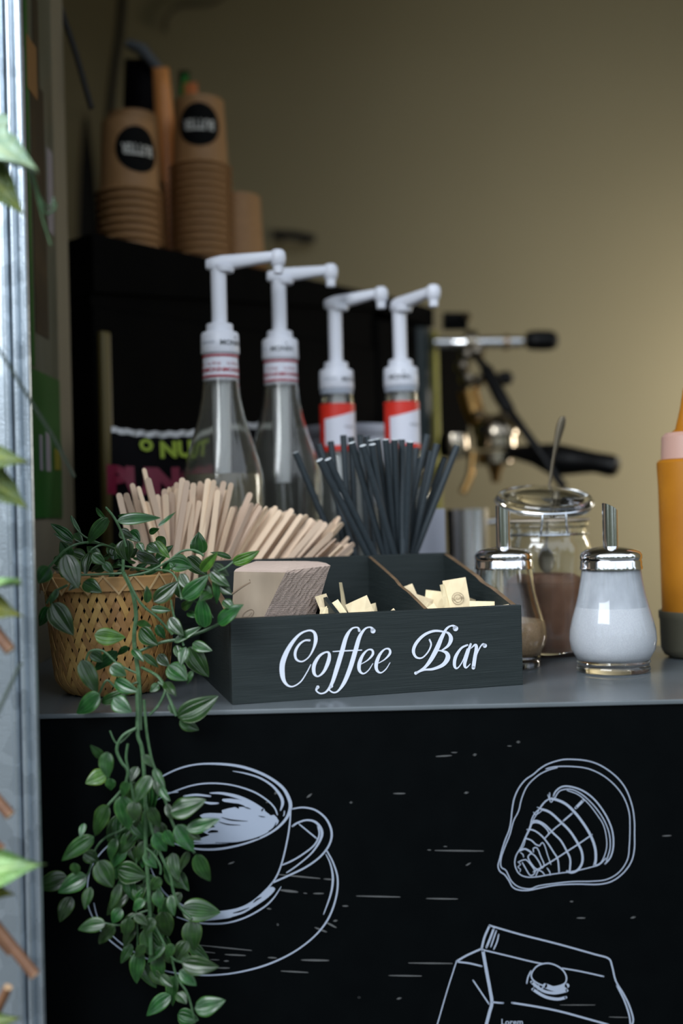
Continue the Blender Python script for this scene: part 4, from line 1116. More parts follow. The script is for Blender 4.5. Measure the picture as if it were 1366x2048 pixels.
# ------------------------------------------------------------------ mustard bottle in holder
mx_, my_ = xat(1386, 1200, 1.150), 1.150
hd = tag(empty('bottle_holder', (mx_, my_, 1.0)), 'olive grey round holder under the orange squeeze bottle', 'holder')
lathe('holder_body', [(0, 0.0005), (0.025, 0.0005), (0.030, 0.003), (0.0335, 0.010), (0.0342, 0.040), (0.0350, 0.041), (0.0352, 0.0485), (0.0345, 0.049), (0.0325, 0.048), (0.0322, 0.008), (0, 0.006)], m_holder, hd, 48)
sq = tag(empty('squeeze_bottle', (mx_, my_, 1.0065)), 'orange squeeze bottle with pale cap cut off by the picture edge', 'squeeze bottle')
lathe('bottle_body', [(0, 0), (0.0295, 0), (0.031, 0.003), (0.0315, 0.03), (0.0325, 0.17), (0.0335, 0.192), (0.0335, 0.197), (0.031, 0.200), (0.0, 0.200)], m_mustard, sq, 48)
lathe('screw_cap', [(0.0285, 0.2002), (0.0290, 0.2005), (0.0280, 0.224), (0.024, 0.228), (0, 0.229)], m_cap, sq, 40)
lathe('nozzle', [(0.018, 0.2285), (0.014, 0.232), (0.009, 0.252), (0.005, 0.275), (0, 0.276)], m_mustard, sq, 32)

# ------------------------------------------------------------------ woven basket
BC = Vector((xat(224, 1280, 1.018), 1.018, 1.0))
bk = tag(empty('woven_basket', BC), 'small woven bamboo basket pot at the end of the counter', 'basket')
BHh = 0.108
def brad(h):
    t = h / BHh
    base = 0.0495 + (0.0600 - 0.0495) * min(1, t * 1.05) ** 0.8
    if t < 0.16: base -= 0.0100 * (1 - t / 0.16) ** 2
    return base
NS = 46; DLT = 2 * pi / NS; SPAN = 0.84; KAP = SPAN / BHh; SH = DLT / (2 * KAP)
for fam in (0, 1):
    me0 = None
    for i in range(NS):
        if me0 is not None and i % 2 == par0:
            pass
        ph_i = i % 2
        vs, fs = [], []
        SG = 60
        wang = 0.0055 if fam == 0 else 0.0047
        sgn = 1 if fam == 0 else -1
        rr = random.Random(i * 7 + fam)
        wv = rr.uniform(0.9, 1.1)
        for k in range(SG + 1):
            h = 0.001 + (BHh - 0.008) * k / SG
            m_ = h / SH
            ph = pi * i + pi * m_ / 2 - pi / 4 if fam == 0 else pi * i - pi * m_ / 2 - pi / 4
            o_ = math.tanh(3.0 * cos(ph)) * (1 if fam == 0 else -1)
            r_ = brad(h) + 0.00055 * o_
            th = i * DLT + sgn * KAP * h
            # tangent directions: strip runs up and around; width is across it
            hw = wang * 0.5 * wv
            for e_ in (-1, 1):
                dth = e_ * hw / r_ * 0.86; dh = -e_ * sgn * hw * 0.42
                a = th + dth; hh = h + dh
                rad = brad(max(hh, 0)) + 0.00055 * o_
                vs.append((rad * cos(a), rad * sin(a), max(hh, 0.0004)))
                vs.append(((rad - 0.0005) * cos(a), (rad - 0.0005) * sin(a), max(hh, 0.0004)))
        for k in range(SG):
            b = 4 * k; c = b + 4
            fs += [(b, b + 2, c + 2, c), (b + 3, b + 1, c + 1, c + 3), (b + 1, b, c, c + 1), (b + 2, b + 3, c + 3, c + 2)]
        mesh('bamboo_strip', vs, fs, m_bamboo, bk, False)
lathe('liner', [(0, 0.001), (brad(0) - 0.003, 0.001), (brad(0.02) - 0.0035, 0.02), (brad(0.06) - 0.0035, 0.06), (brad(0.1) - 0.0035, 0.1), (brad(0.1) - 0.0045, 0.1), (brad(0.02) - 0.005, 0.02), (0, 0.004)], m_pot, bk, 40)
lathe('soil', [(0.0552, 0.085), (0.03, 0.09), (0, 0.092)], m_soil, bk, 32)
rt = brad(BHh)
lathe('rim_band', [(rt + 0.0008, BHh - 0.0125), (rt + 0.0024, BHh - 0.0125), (rt + 0.0028, BHh - 0.001), (rt + 0.0020, BHh), (rt - 0.0024, BHh), (rt - 0.0032, BHh - 0.0125)], m_bamboo2, bk, 64, closed=True)
lg2 = Geo()
NZg = 15
m_lace = mat('pale_bamboo', (0.52, 0.36, 0.18), 0.5, noise=(40, (0.42, 0.27, 0.12)))
for i in range(NZg):
    a0 = 2 * pi * i / NZg
    for (u0, z0_, u1, z1_) in ((0, BHh - 0.0145, 0.5, BHh + 0.001), (0.5, BHh + 0.001, 1.0, BHh - 0.0145)):
        pts = []
        for k in range(7):
            t = k / 6
            a = a0 + (u0 + (u1 - u0) * t) * 2 * pi / NZg
            r_ = rt + 0.0036
            pts.append(((r_) * cos(a), (r_) * sin(a), z0_ + (z1_ - z0_) * t))
        vs = []
        for p in pts:
            vs += [(p[0], p[1], p[2] - 0.0013), (p[0], p[1], p[2] + 0.0013)]
        vs += [(v[0] * 0.99, v[1] * 0.99, v[2]) for v in vs]
        fs = []
        for k in range(6):
            fs += [(2 * k, 2 * k + 2, 2 * k + 3, 2 * k + 1), (14 + 2 * k + 1, 14 + 2 * k + 3, 14 + 2 * k + 2, 14 + 2 * k), (2 * k, 14 + 2 * k, 16 + 2 * k, 2 * k + 2), (2 * k + 1, 2 * k + 3, 17 + 2 * k, 15 + 2 * k)]
        lg2.add(vs, fs)
lo2 = lg2.obj('rim_lacing', m_lace, bk); 

# ------------------------------------------------------------------ trailing plant
pl = tag(empty('trailing_plant', BC + Vector((0, 0, 0.092))), 'trailing green artificial plant spilling from the basket down the counter front', 'plant')
def leaf_mesh(var, wr):
    """unit long leaf along +x, width wr, with folded midrib and drooping tip"""
    rnd = random.Random(var)
    NL, NWd = 12, 8
    droop = rnd.uniform(0.05, 0.22); cup = rnd.uniform(0.10, 0.30); wav = rnd.uniform(-0.02, 0.02)
    asym = rnd.uniform(-0.06, 0.06)
    vs, uvs, fs = [], [], []
    for i in range(NL + 1):
        t = i / NL
        w = wr * 0.5 * (sin(pi * t ** 0.74) ** 0.72) * (1 - 0.25 * t ** 3) if 0 < t < 1 else 0.004
        for j in range(NWd + 1):
            v_ = j / NWd; s_ = (v_ - 0.5) * 2
            z_ = -droop * t * t + cup * wr * abs(s_) ** 1.2 * 0.5 * sin(pi * t) + 0.018 * wr * 3 * cos(s_ * 2 * pi * 1.05) * sin(pi * t) * -0.5 + wav * sin(4 * pi * t) * s_
            vs.append((t, s_ * w + asym * sin(pi * t), z_)); uvs.append((t, v_))
    for i in range(NL):
        for j in range(NWd):
            a = i * (NWd + 1) + j
            fs.append((a, a + NWd + 1, a + NWd + 2, a + 1))
    me = bpy.data.meshes.new('leaf'); me.from_pydata(vs, [], fs)
    me.polygons.foreach_set('use_smooth', [True] * len(fs))
    l = me.uv_layers.new(name='uv')
    for lp in me.loops: l.data[lp.index].uv = uvs[lp.vertex_index]
    me.update(); return me
LW = {}
def leaf_me(ratio, k, m):
    q = min(max(round(ratio / 0.1) * 0.1, 0.2), 1.0)
    key = (q, k, m.name)
    if key not in LW:
        me = leaf_mesh(k * 13 + int(q * 100), q); me.materials.append(m); LW[key] = me
    return LW[key]
def place_leaf(p0, p1, wid, parent, m, k, rnd, face=None):
    d = p1 - p0; Ln = d.length
    xa = d.normalized()
    nrm = face or Vector((rnd.uniform(-0.45, 0.45), -1, rnd.uniform(0.0, 0.75)))
    nrm = nrm.normalized(); za = (nrm - xa * nrm.dot(xa)).normalized(); ya = za.cross(xa)
    o = bpy.data.objects.new('leaf', leaf_me(wid / Ln, k, m)); COL.objects.link(o)
    m4 = Matrix.Identity(4)
    for r_, a in enumerate((xa, ya, za)):
        for c_ in range(3): m4[c_][r_] = a[c_] * Ln
    m4.translation = p0 - parent.location
    o.parent = parent; o.matrix_basis = m4
    return o
LA = [(475, 168, 700, 138, 60), (235, 275, 110, 185, 48), (235, 292, 130, 235, 45), (195, 352, 265, 530, 118), (105, 420, 42, 510, 90), (245, 235, 290, 285, 45), (425, 150, 312, 300, 60), (325, 340, 300, 465, 60), (520, 270, 528, 388, 98),
      (680, 280, 765, 370, 62), (580, 345, 712, 390, 72), (760, 395, 888, 420, 92), (860, 365, 965, 465, 85), (928, 352, 925, 232, 88), (1105, 398, 1250, 335, 58), (1100, 372, 1000, 330, 34), (835, 592, 965, 468, 92), (935, 445, 1020, 350, 62),
      (1000, 408, 1090, 462, 52), (985, 445, 1092, 525, 62), (1015, 455, 1020, 625, 46), (1055, 602, 1118, 650, 52), (955, 752, 920, 585, 104), (1025, 728, 1152, 622, 88), (675, 612, 808, 498, 76), (640, 618, 640, 525, 46), (660, 648, 770, 658, 36),
      (800, 498, 812, 595, 50), (828, 645, 882, 612, 48), (858, 668, 918, 692, 42), (120, 618, 235, 792, 120), (102, 640, 42, 745, 66), (152, 540, 108, 622, 34), (292, 502, 388, 552, 74), (275, 500, 212, 545, 40), (352, 792, 520, 802, 82),
      (602, 755, 695, 850, 92), (690, 738, 742, 812, 52), (588, 718, 662, 742, 40), (560, 868, 622, 932, 46), (478, 880, 345, 995, 62), (278, 930, 375, 1112, 88), (462, 1042, 582, 1100, 78), (440, 960, 522, 1012, 70), (388, 1162, 558, 1100, 58),
      (455, 1138, 545, 1205, 84), (380, 1112, 245, 1222, 92), (618, 898, 702, 972, 40), (755, 960, 858, 1035, 100), (738, 1048, 798, 1122, 50), (702, 1060, 655, 1100, 42), (868, 858, 968, 1022, 100), (888, 838, 988, 872, 60), (850, 858, 822, 952, 60),
      (888, 988, 858, 1062, 26), (788, 832, 925, 738, 52), (798, 848, 832, 932, 50), (808, 1242, 1020, 1130, 104), (818, 1258, 925, 1311, 62), (758, 1170, 812, 1232, 34), (820, 458, 875, 545, 60), (948, 520, 992, 592, 56), (1038, 528, 1102, 572, 50),
      (488, 225, 562, 255, 62), (340, 350, 412, 405, 60), (650, 232, 702, 212, 36), (700, 198, 792, 112, 24), (480, 142, 642, 128, 22), (222, 140, 290, 248, 12), (360, 95, 432, 172, 16), (700, 252, 742, 302, 52), (640, 300, 702, 335, 58), (588, 288, 622, 335, 42),
      (130, 400, 180, 370, 50), (540, 860, 470, 900, 40), (760, 700, 830, 790, 70), (700, 900, 760, 960, 60), (330, 890, 400, 940, 60), (540, 230, 600, 280, 60), (400, 395, 460, 450, 50), (720, 430, 790, 400, 60), (990, 560, 930, 600, 60)]
LB = [(452, 420, 368, 348, 52), (465, 510, 340, 565, 90), (470, 380, 472, 545, 82), (490, 540, 492, 618, 64), (742, 528, 635, 690, 104), (768, 540, 792, 655, 42), (482, 708, 372, 892, 108), (555, 650, 605, 862, 112), (640, 682, 640, 805, 88),
      (862, 752, 1068, 665, 124), (958, 852, 1158, 790, 80), (898, 828, 1002, 992, 108), (975, 868, 1048, 922, 52), (1018, 1008, 1105, 1182, 94), (972, 988, 920, 1112, 50), (872, 998, 912, 1172, 84), (335, 818, 308, 902, 36), (392, 898, 188, 1050, 84),
      (232, 1148, 22, 1210, 112), (348, 1138, 168, 1242, 98), (255, 1268, 180, 1425, 88), (418, 1048, 512, 1212, 110), (538, 1098, 702, 1152, 132), (552, 1188, 488, 1345, 58), (372, 1208, 328, 1345, 72), (582, 878, 565, 992, 26), (462, 1430, 285, 1466, 84),
      (640, 1378, 722, 1442, 60), (928, 1342, 1168, 1360, 126), (992, 1408, 1012, 1602, 108), (808, 1358, 852, 1522, 112), (862, 1258, 882, 1385, 56), (780, 1228, 802, 1342, 72), (702, 1288, 628, 1352, 58), (602, 1398, 592, 1515, 80), (962, 1538, 898, 1662, 76),
      (932, 1672, 1152, 1700, 112), (918, 1720, 1018, 1812, 76), (800, 1750, 872, 1822, 60), (862, 1868, 708, 1998, 88), (1010, 1955, 1190, 1900, 112), (905, 1988, 1025, 2032, 92), (760, 1400, 700, 1505, 70), (522, 1448, 415, 1560, 70),
      (690, 400, 752, 470, 50), (760, 480, 830, 600, 48), (800, 600, 850, 680, 46), (840, 700, 872, 800, 50), (760, 880, 840, 990, 80), (830, 860, 880, 960, 70), (660, 470, 620, 560, 60), (700, 1000, 780, 1090, 60), (640, 1200, 700, 1290, 70), (560, 1340, 500, 1430, 70),
      (820, 1600, 880, 1690, 60), (700, 1560, 640, 1640, 60), (900, 1860, 960, 1920, 60), (330, 1000, 420, 1060, 80), (270, 1060, 280, 1140, 60), (800, 1150, 740, 1230, 60), (880, 1560, 830, 1650, 60), (600, 560, 560, 660, 60), (730, 720, 800, 850, 70)]
rnd = random.Random(3)
nl = 0
for (a, b, c, d, w) in LA:
    p0x, p0y, p1x, p1y = 60 + a / 2.732, 980 + b / 2.732, 60 + c / 2.732, 980 + d / 2.732
    yy = (p0y + p1y) / 2
    if yy < 1140: Y0 = 0.955 + rnd.uniform(-0.03, 0.05)
    elif yy < 1400: Y0 = 0.918 + rnd.uniform(-0.02, 0.018)
    else: Y0 = 0.885 + rnd.uniform(-0.008, 0.005)
    if p0x > 390 and yy > 1120: Y0 = min(Y0, 0.908)
    if yy > 1330: Y0 = min(Y0, 0.893)
    P0, P1 = at(p0x, p0y, Y0), at(p1x, p1y, Y0 + rnd.uniform(-0.012, 0.004))
    mm = m_leaf_y if (a, b) in ((352, 792), (1105, 398), (620, 700), (935, 445), (680, 280)) else m_leaf
    place_leaf(P0, P1, w / 2.732 * Y0 / F * 1.12, pl, mm, rnd.randrange(4), rnd); nl += 1
for (a, b, c, d, w) in LB:
    p0x, p0y, p1x, p1y = 60 + a / 3.066, 1380 + b / 3.066, 60 + c / 3.066, 1380 + d / 3.066
    Y0 = 0.876 + rnd.uniform(-0.018, 0.012)
    place_leaf(at(p0x, p0y, Y0), at(p1x, p1y, Y0 + rnd.uniform(-0.008, 0.003)), w / 3.066 * Y0 / F * 1.12, pl, m_leaf_y if (a, b) == (465, 510) else m_leaf, rnd.randrange(4), rnd); nl += 1
# a thicker crown around the rim and leaves in the shade of the trail
for i in range(46):
    a = rnd.uniform(0, 2 * pi); r_ = rnd.uniform(0.0, 0.052)
    p = BC + Vector((r_ * cos(a), r_ * sin(a), rnd.uniform(0.105, 0.125)))
    q = p + Vector((cos(a) * rnd.uniform(0.0, 0.018), sin(a) * rnd.uniform(0.0, 0.014), rnd.uniform(-0.004, 0.018)))
    place_leaf(p, q, (q - p).length * 0.55 + 0.003, pl, m_leaf, rnd.randrange(4), rnd, Vector((rnd.uniform(-0.5, 0.5), -0.8, 0.8)))
for i in range(72):
    py = rnd.uniform(1560, 1960); cx = 285 + (py - 1560) * 0.12 + rnd.uniform(-70, 55)
    if py < 1620: cx = 290 + rnd.uniform(-30, 30)
    p = at(cx, py, rnd.uniform(0.885, 0.895)); ang = rnd.uniform(-0.9, 0.9); l_ = rnd.uniform(0.015, 0.026)
    q = p + Vector((sin(ang) * l_, -0.004, -cos(ang) * l_))
    place_leaf(p, q, l_ * 0.5, pl, m_leaf, rnd.randrange(4), rnd)
def stem(pts, org, s, Y, r_=0.0011):
    P = [at(org[0] + p[0] / s, org[1] + p[1] / s, (p[2] if len(p) > 2 else Y)) for p in pts]
    P = catmull([tuple(p - pl.location) for p in P], 5)
    return tube('stem', P, r_, m_stem, pl, 6)
OA, SA = (60, 980), 2.732; OB, SB = (60, 1380), 3.066
stem([(470, 470, 1.0), (500, 440, 0.96), (520, 470, 0.935), (560, 560, 0.93), (580, 680, 0.928), (570, 780, 0.925), (572, 860, 0.925), (592, 1000, 0.915), (600, 1130, 0.895), (602, 1200, 0.888), (602, 1311, 0.885)], OA, SA, 0.9, 0.0019)
stem([(658, -10, 0.886), (660, 150, 0.883), (662, 280, 0.88), (690, 380, 0.88), (708, 700, 0.88), (712, 1000, 0.88), (732, 1300, 0.88), (742, 1620, 0.88)], OB, SB, 0.88, 0.0016)
stem([(700, 60, 0.884), (715, 250, 0.884), (745, 420, 0.884), (780, 520, 0.884), (830, 680, 0.884), (880, 830, 0.88), (930, 900, 0.878), (1010, 1000, 0.876)], OB, SB, 0.88, 0.0012)
stem([(650, 235), (570, 280), (532, 360), (560, 440), (600, 500), (570, 600), (480, 705)], OB, SB, 0.878, 0.0013)
stem([(600, 330), (590, 420), (610, 520), (640, 690)], OB, SB, 0.880, 0.0011)
stem([(640, 240), (540, 330), (490, 250)], OB, SB, 0.882, 0.0007)
stem([(712, 700), (760, 900), (820, 1050), (860, 1130), (880, 1240), (920, 1330), (990, 1400)], OB, SB, 0.878, 0.0012)
stem([(650, 800), (560, 860), (470, 900), (400, 980), (350, 1140), (240, 1160)], OB, SB, 0.882, 0.0009)
stem([(712, 970), (760, 1010), (800, 1080), (800, 1130)], OB, SB, 0.876, 0.0009)
stem([(740, 1400), (810, 1530), (870, 1640), (930, 1670)], OB, SB, 0.88, 0.001)
stem([(870, 1640), (900, 1760), (960, 1850), (990, 1940), (1010, 2040)], OB, SB, 0.88, 0.0009)
stem([(730, 1350), (640, 1380), (560, 1440), (460, 1430)], OB, SB, 0.884, 0.0008)
stem([(660, 1000), (640, 1200), (660, 1500), (650, 1700)], OB, SB, 0.888, 0.0008)
stem([(480, 330, 0.99), (380, 292, 0.97), (280, 290, 0.955), (190, 330, 0.95), (105, 420, 0.95)], OA, SA, 0.95, 0.0012)
stem([(480, 330, 0.98), (400, 300, 0.96), (345, 320, 0.955), (325, 345, 0.955)], OA, SA, 0.95, 0.001)
stem([(525, 310, 0.95), (500, 230, 0.95), (460, 150, 0.955), (415, 95, 0.96)], OA, SA, 0.95, 0.0011)
stem([(510, 380, 0.94), (508, 450, 0.94)], OA, SA, 0.94, 0.0014)
stem([(225, 140, 0.96), (245, 200, 0.96), (300, 255, 0.96), (380, 290, 0.96)], OA, SA, 0.95, 0.0008)
stem([(540, 470), (650, 445), (760, 385), (830, 335), (900, 330), (950, 360)], OA, SA, 0.94, 0.0011)
stem([(280, 465), (400, 460), (520, 455)], OA, SA, 0.94, 0.0011)
stem([(520, 460), (600, 612), (700, 700), (780, 790)], OA, SA, 0.925, 0.0012)
stem([(600, 880), (720, 832), (830, 812), (950, 770), (1040, 728)], OA, SA, 0.918, 0.0014)
stem([(480, 410, 0.96), (640, 435, 0.945), (780, 455, 0.93), (830, 600, 0.918)], OA, SA, 0.93, 0.0009)
stem([(610, 970, 0.915), (700, 1020, 0.90), (745, 1100, 0.893), (800, 1235, 0.888)], OA, SA, 0.9, 0.0013)
stem([(580, 1000), (480, 950), (400, 880), (330, 880), (305, 930)], OA, SA, 0.915, 0.001)
stem([(590, 1050), (480, 1080), (420, 1040), (380, 1110)], OA, SA, 0.903, 0.001)
stem([(205, 520), (130, 560), (90, 620)], OA, SA, 0.935, 0.0012)
stem([(1110, 392, 0.905), (1060, 430, 0.905), (960, 470, 0.912)], OA, SA, 0.91, 0.0008)
stem([(820, 590), (880, 600), (960, 640), (1000, 700)], OA, SA, 0.912, 0.0008)
stem([(770, 600), (790, 700), (840, 850)], OA, SA, 0.912, 0.0009)
stem([(700, 1050, 0.895), (740, 1090, 0.892), (700, 1180, 0.89), (650, 1230, 0.888)], OA, SA, 0.89, 0.0011)

# ------------------------------------------------------------------ ivy and branches by the post
iv = tag(empty('ivy_vine', at(-40, 1000, 0.72)), 'artificial ivy with pale and yellowish leaves hanging over the steel post', 'ivy')
def ivy_mesh(k, m):
    out = [(0, 0), (-0.06, 0.10), (-0.12, 0.30), (0.10, 0.36), (0.22, 0.50), (0.36, 0.40), (0.42, 0.26), (0.62, 0.20), (0.82, 0.08), (1.0, 0.0)]
    low = [(a, -b * 0.94) for a, b in out[1:-1]][::-1]
    rnd = random.Random(k)
    prof = out + low
    bm = bmesh.new()
    N = 10
    vs, uvs, fs = [], [], []
    # strips from the midrib outwards, following the outline
    up = catmull(out, 3); lo = catmull([(a, -b) for a, b in out], 3)
    M_ = len(up)
    for i in range(M_):
        t = i / (M_ - 1)
        mxp = (max(0, min(1, t)) , 0.0)
        for j in range(-4, 5):
            f_ = abs(j) / 4
            e_ = up[i] if j > 0 else lo[i]
            x_ = mxp[0] * (1 - f_) + e_[0] * f_; y_ = e_[1] * f_
            z_ = 0.10 * f_ * f_ * (0.5 + 0.5 * sin(t * 9 + k)) - 0.12 * t * t + 0.03 * cos(f_ * 7)
            vs.append((x_, y_, z_)); uvs.append((x_, 0.5 + y_))
    for i in range(M_ - 1):
        for j in range(8):
            a = i * 9 + j; fs.append((a, a + 9, a + 10, a + 1))
    me = bpy.data.meshes.new('leaf'); me.from_pydata(vs, [], fs)
    me.polygons.foreach_set('use_smooth', [True] * len(fs))
    l = me.uv_layers.new(name='uv')
    for lp in me.loops: l.data[lp.index].uv = uvs[lp.vertex_index]
    me.materials.append(m); me.update(); return me
def ivy(p0, p1, m, k, face, wmul=1.0, Y=0.72):
    P0, P1 = at(*p0, Y + 0.01), at(*p1, Y)
    d = P1 - P0; Ln = d.length; xa = d.normalized()
    nrm = Vector(face).normalized(); za = (nrm - xa * nrm.dot(xa)).normalized(); ya = za.cross(xa)
    o = bpy.data.objects.new('leaf', ivy_mesh(k, m)); COL.objects.link(o)
    m4 = Matrix.Identity(4)
    for r_, (a, q) in enumerate(((xa, Ln), (ya, Ln * wmul), (za, Ln))):
        for c_ in range(3): m4[c_][r_] = a[c_] * q
    m4.translation = P0 - iv.location; o.parent = iv; o.matrix_basis = m4
    return o
ivy((-75, 262), (74, 330), m_ivy_a, 1, (0.2, -1, 0.5), 0.95)['label'] = 'pale grey green leaf'
ivy((-60, 300), (42, 424), m_ivy_b, 2, (-0.1, -1, 0.1), 0.9, 0.73)
ivy((-80, 905), (54, 918), m_ivy_b, 3, (0.0, -1, 0.4), 0.75)
ivy((-60, 925), (54, 1016), m_ivy_b, 4, (0.1, -1, 0.1), 0.8, 0.73)
ivy((-70, 1165), (40, 1158), m_ivy_d, 5, (0.0, -0.6, 1.0), 0.6)
ivy((-80, 1190), (45, 1232), m_ivy_c, 6, (0.1, -1, 0.2), 0.85, 0.73)['label'] = 'yellowish leaf'
ivy((-90, 1745), (84, 1728), m_ivy_d, 7, (0.1, -1, 0.35), 0.85)['label'] = 'fresh light green leaf'
ivy((-60, 1770), (24, 1790), m_ivy_c, 8, (0.1, -1, 0.2), 0.9, 0.73)
ivy((-90, 2060), (36, 2035), m_ivy_b, 9, (0.1, -1, 0.5), 0.7, 0.73)
def ivs(pts, r_, m=m_wiregreen, name='tendril'):
    P = catmull([tuple(at(a, b, c) - iv.location) for a, b, c in pts], 6)
    return tube(name, P, r_, m, iv, 6)
ivs([(-30, 660, 0.73), (8, 715, 0.735), (60, 800, 0.75), (110, 880, 0.77), (148, 953, 0.79)], 0.0012)
ivs([(60, 345, 0.73), (74, 385, 0.74), (90, 425, 0.745), (108, 420, 0.75), (112, 405, 0.75)], 0.0009, m_stem)
ivs([(66, 345, 0.73), (78, 390, 0.74), (92, 412, 0.745), (104, 412, 0.75), (108, 396, 0.752)], 0.0008, m_stem)
ivs([(72, 380, 0.74), (86, 440, 0.745), (102, 490, 0.75)], 0.0007, m_stem)
ivs([(-30, 1480, 0.74), (0, 1415, 0.745), (42, 1325, 0.75)], 0.0012)
ivs([(-70, -40, 0.73), (-62, 280, 0.73), (-78, 700, 0.73), (-66, 1000, 0.73), (-80, 1200, 0.73), (-70, 1700, 0.73), (-84, 2100, 0.73)], 0.0025, m_stem, 'vine_stem')
def branch(pts, r_, label):
    P = [at(*p) for p in pts]
    b = tag(empty('branch', P[0]), label, 'branch', 'cut brown branches beside the steel post')
    P = [p - b.location for p in P]
    d = (P[-1] - P[-2]).normalized()
    tube('bark', catmull([tuple(p) for p in P], 4), r_, m_wood, b, 12)
    v, f = tubegeo([P[-1] - d * 0.0005, P[-1] + d * 0.0006], r_ * 0.93, 12)
    mesh('cut_end', v, f, m_cut, b)
branch([(-90, 1160, 0.75), (-30, 1235, 0.745), (20, 1300, 0.74)], 0.0040, 'short brown branch end just under the yellowish ivy leaf')
branch([(-90, 1490, 0.75), (-30, 1570, 0.745), (20, 1630, 0.74)], 0.0038, 'brown branch end above the fresh light green ivy leaf')
branch([(-80, 1760, 0.75), (-10, 1850, 0.742), (70, 1950, 0.735)], 0.0038, 'longest brown branch crossing the foot of the steel post')
branch([(-60, 1650, 0.735), (-20, 1680, 0.73), (4, 1697, 0.73)], 0.0028, 'tip of a thin branch at the very picture edge')
branch([(-60, 2130, 0.75), (-15, 2040, 0.745), (16, 1975, 0.74)], 0.0032, 'short branch rising with a pale cut end, lowest of all')
branch([(-80, 1780, 0.758), (-30, 1845, 0.755), (22, 1905, 0.752)], 0.0030, 'dark branch lying close behind the longest one')

# ------------------------------------------------------------------ snack bag behind the syrup bottles
sbg = tag(empty('donut_bag', (0, 0, 0)), 'black foil bag with lime and magenta lettering behind the stirrers', 'bag')
c0, c1 = at(222, 1000, 1.36), at(540, 1000, 1.43)
sbg.location = Vector(((c0.x + c1.x) / 2, (c0.y + c1.y) / 2, 1.0))
ax = Vector((c1.x - c0.x, c1.y - c0.y, 0)); WBg = ax.length; ax.normalize(); nb = Vector((ax.y, -ax.x, 0))
sbg.rotation_euler = (0, 0, math.atan2(ax.y, ax.x))
HB = CZ + (1024 - 850) / F * 1.36 - 1.0
N1, N2 = 16, 14
def bagpt(u, v, s_):
    th = 0.024 * (max(0, 1 - v) ** 0.55) * (1 - (2 * u - 1) ** 4 * 0.8) + 0.0006
    wob = 0.002 * sin(u * 17 + v * 5) * v
    top = HB - 0.006 * sin(u * 5.0) * v
    return ((u - 0.5) * WBg, s_ * th + wob - 0.01, v * top + 0.0005)
vs, fs = [], []
for s_ in (-1, 1):
    for j in range(N2 + 1):
        for i in range(N1 + 1): vs.append(bagpt(i / N1, j / N2, s_))
K1 = (N1 + 1) * (N2 + 1)
for s_ in (0, 1):
    for j in range(N2):
        for i in range(N1):
            a = s_ * K1 + j * (N1 + 1) + i
            q = (a, a + 1, a + N1 + 2, a + N1 + 1)
            fs.append(q if s_ == 0 else q[::-1])
mesh('bag_body', vs, fs, m_bag, sbg, True)
g = Geo(); pts = []
for i in range(41):
    u = i / 40
    p = bagpt(u, 1.0, 0); zz = p[2] + 0.0025 * sin(i * 1.9) * 0.4
    g.v += [(p[0], p[1] - 0.002 - 0.0006 * (i % 2), zz - 0.004), (p[0], p[1] - 0.002 + 0.0008 * (i % 3), zz + 0.0035), (p[0], p[1] + 0.001, zz + 0.003)]
for i in range(40):
    a = 3 * i; g.f += [(a, a + 3, a + 4, a + 1), (a + 1, a + 4, a + 5, a + 2)]; g.m += [0, 0]
g.obj('foil_seam', m_foil, sbg)
def bagtext(txt, px, py, size, m, name, bold):
    p = on_plane(px, py, sbg.location - Vector((0, 0.01, 0)) , nb) - sbg.location
    u0 = p.dot(ax) / WBg + 0.5; z0 = p.z
    v, f = text_geo(txt, size, bold)
    vs = []
    for a, b, c in v:
        u = u0 + a / WBg; vv = min(max((z0 + b) / HB, 0), 1)
        q = bagpt(u, vv, -1); vs.append((q[0], q[1] - 0.0045, q[2]))
    return mesh(name, vs, f, m, sbg)
bagtext('O', 290, 886, 0.020, m_lime, 'lettering', 0.0012)
bagtext('NUT', 362, 895, 0.028, m_lime, 'lettering', 0.0013)
bagtext('PUNCH', 335, 962, 0.044, m_magenta, 'lettering', 0.0030)

# white tub
tb = tag(empty('plastic_tub', (xat(700, 900, 1.55), 1.555, 1.0)), 'white plastic tub standing behind the short syrup bottles', 'tub')
hz = CZ + (1024 - 848) / F * 1.5 - 1.0
lathe('tub_body', [(0, 0.001), (0.052, 0.001), (0.055, 0.004), (0.064, hz - 0.014), (0.0, hz - 0.014)], m_tub, tb, 48)
lathe('tub_lid', [(0, hz - 0.0138), (0.067, hz - 0.0138), (0.068, hz - 0.012), (0.068, hz - 0.003), (0.0655, hz), (0.058, hz), (0.056, hz - 0.003), (0, hz - 0.003)], m_tub, tb, 48)
# pale napkin pack seen through the stirrers and under the straws
pk = tag(box('paper_pack', xat(868, 1080, 1.32) - 0.02, xat(868, 1080, 1.32) + 0.012, 1.30, 1.335, 1.0005, CZ - (1022 - 1024) / F * 1.31, m_tub, None, 0.001), 'small pale paper pack standing behind the straws beside the machine', 'pack')

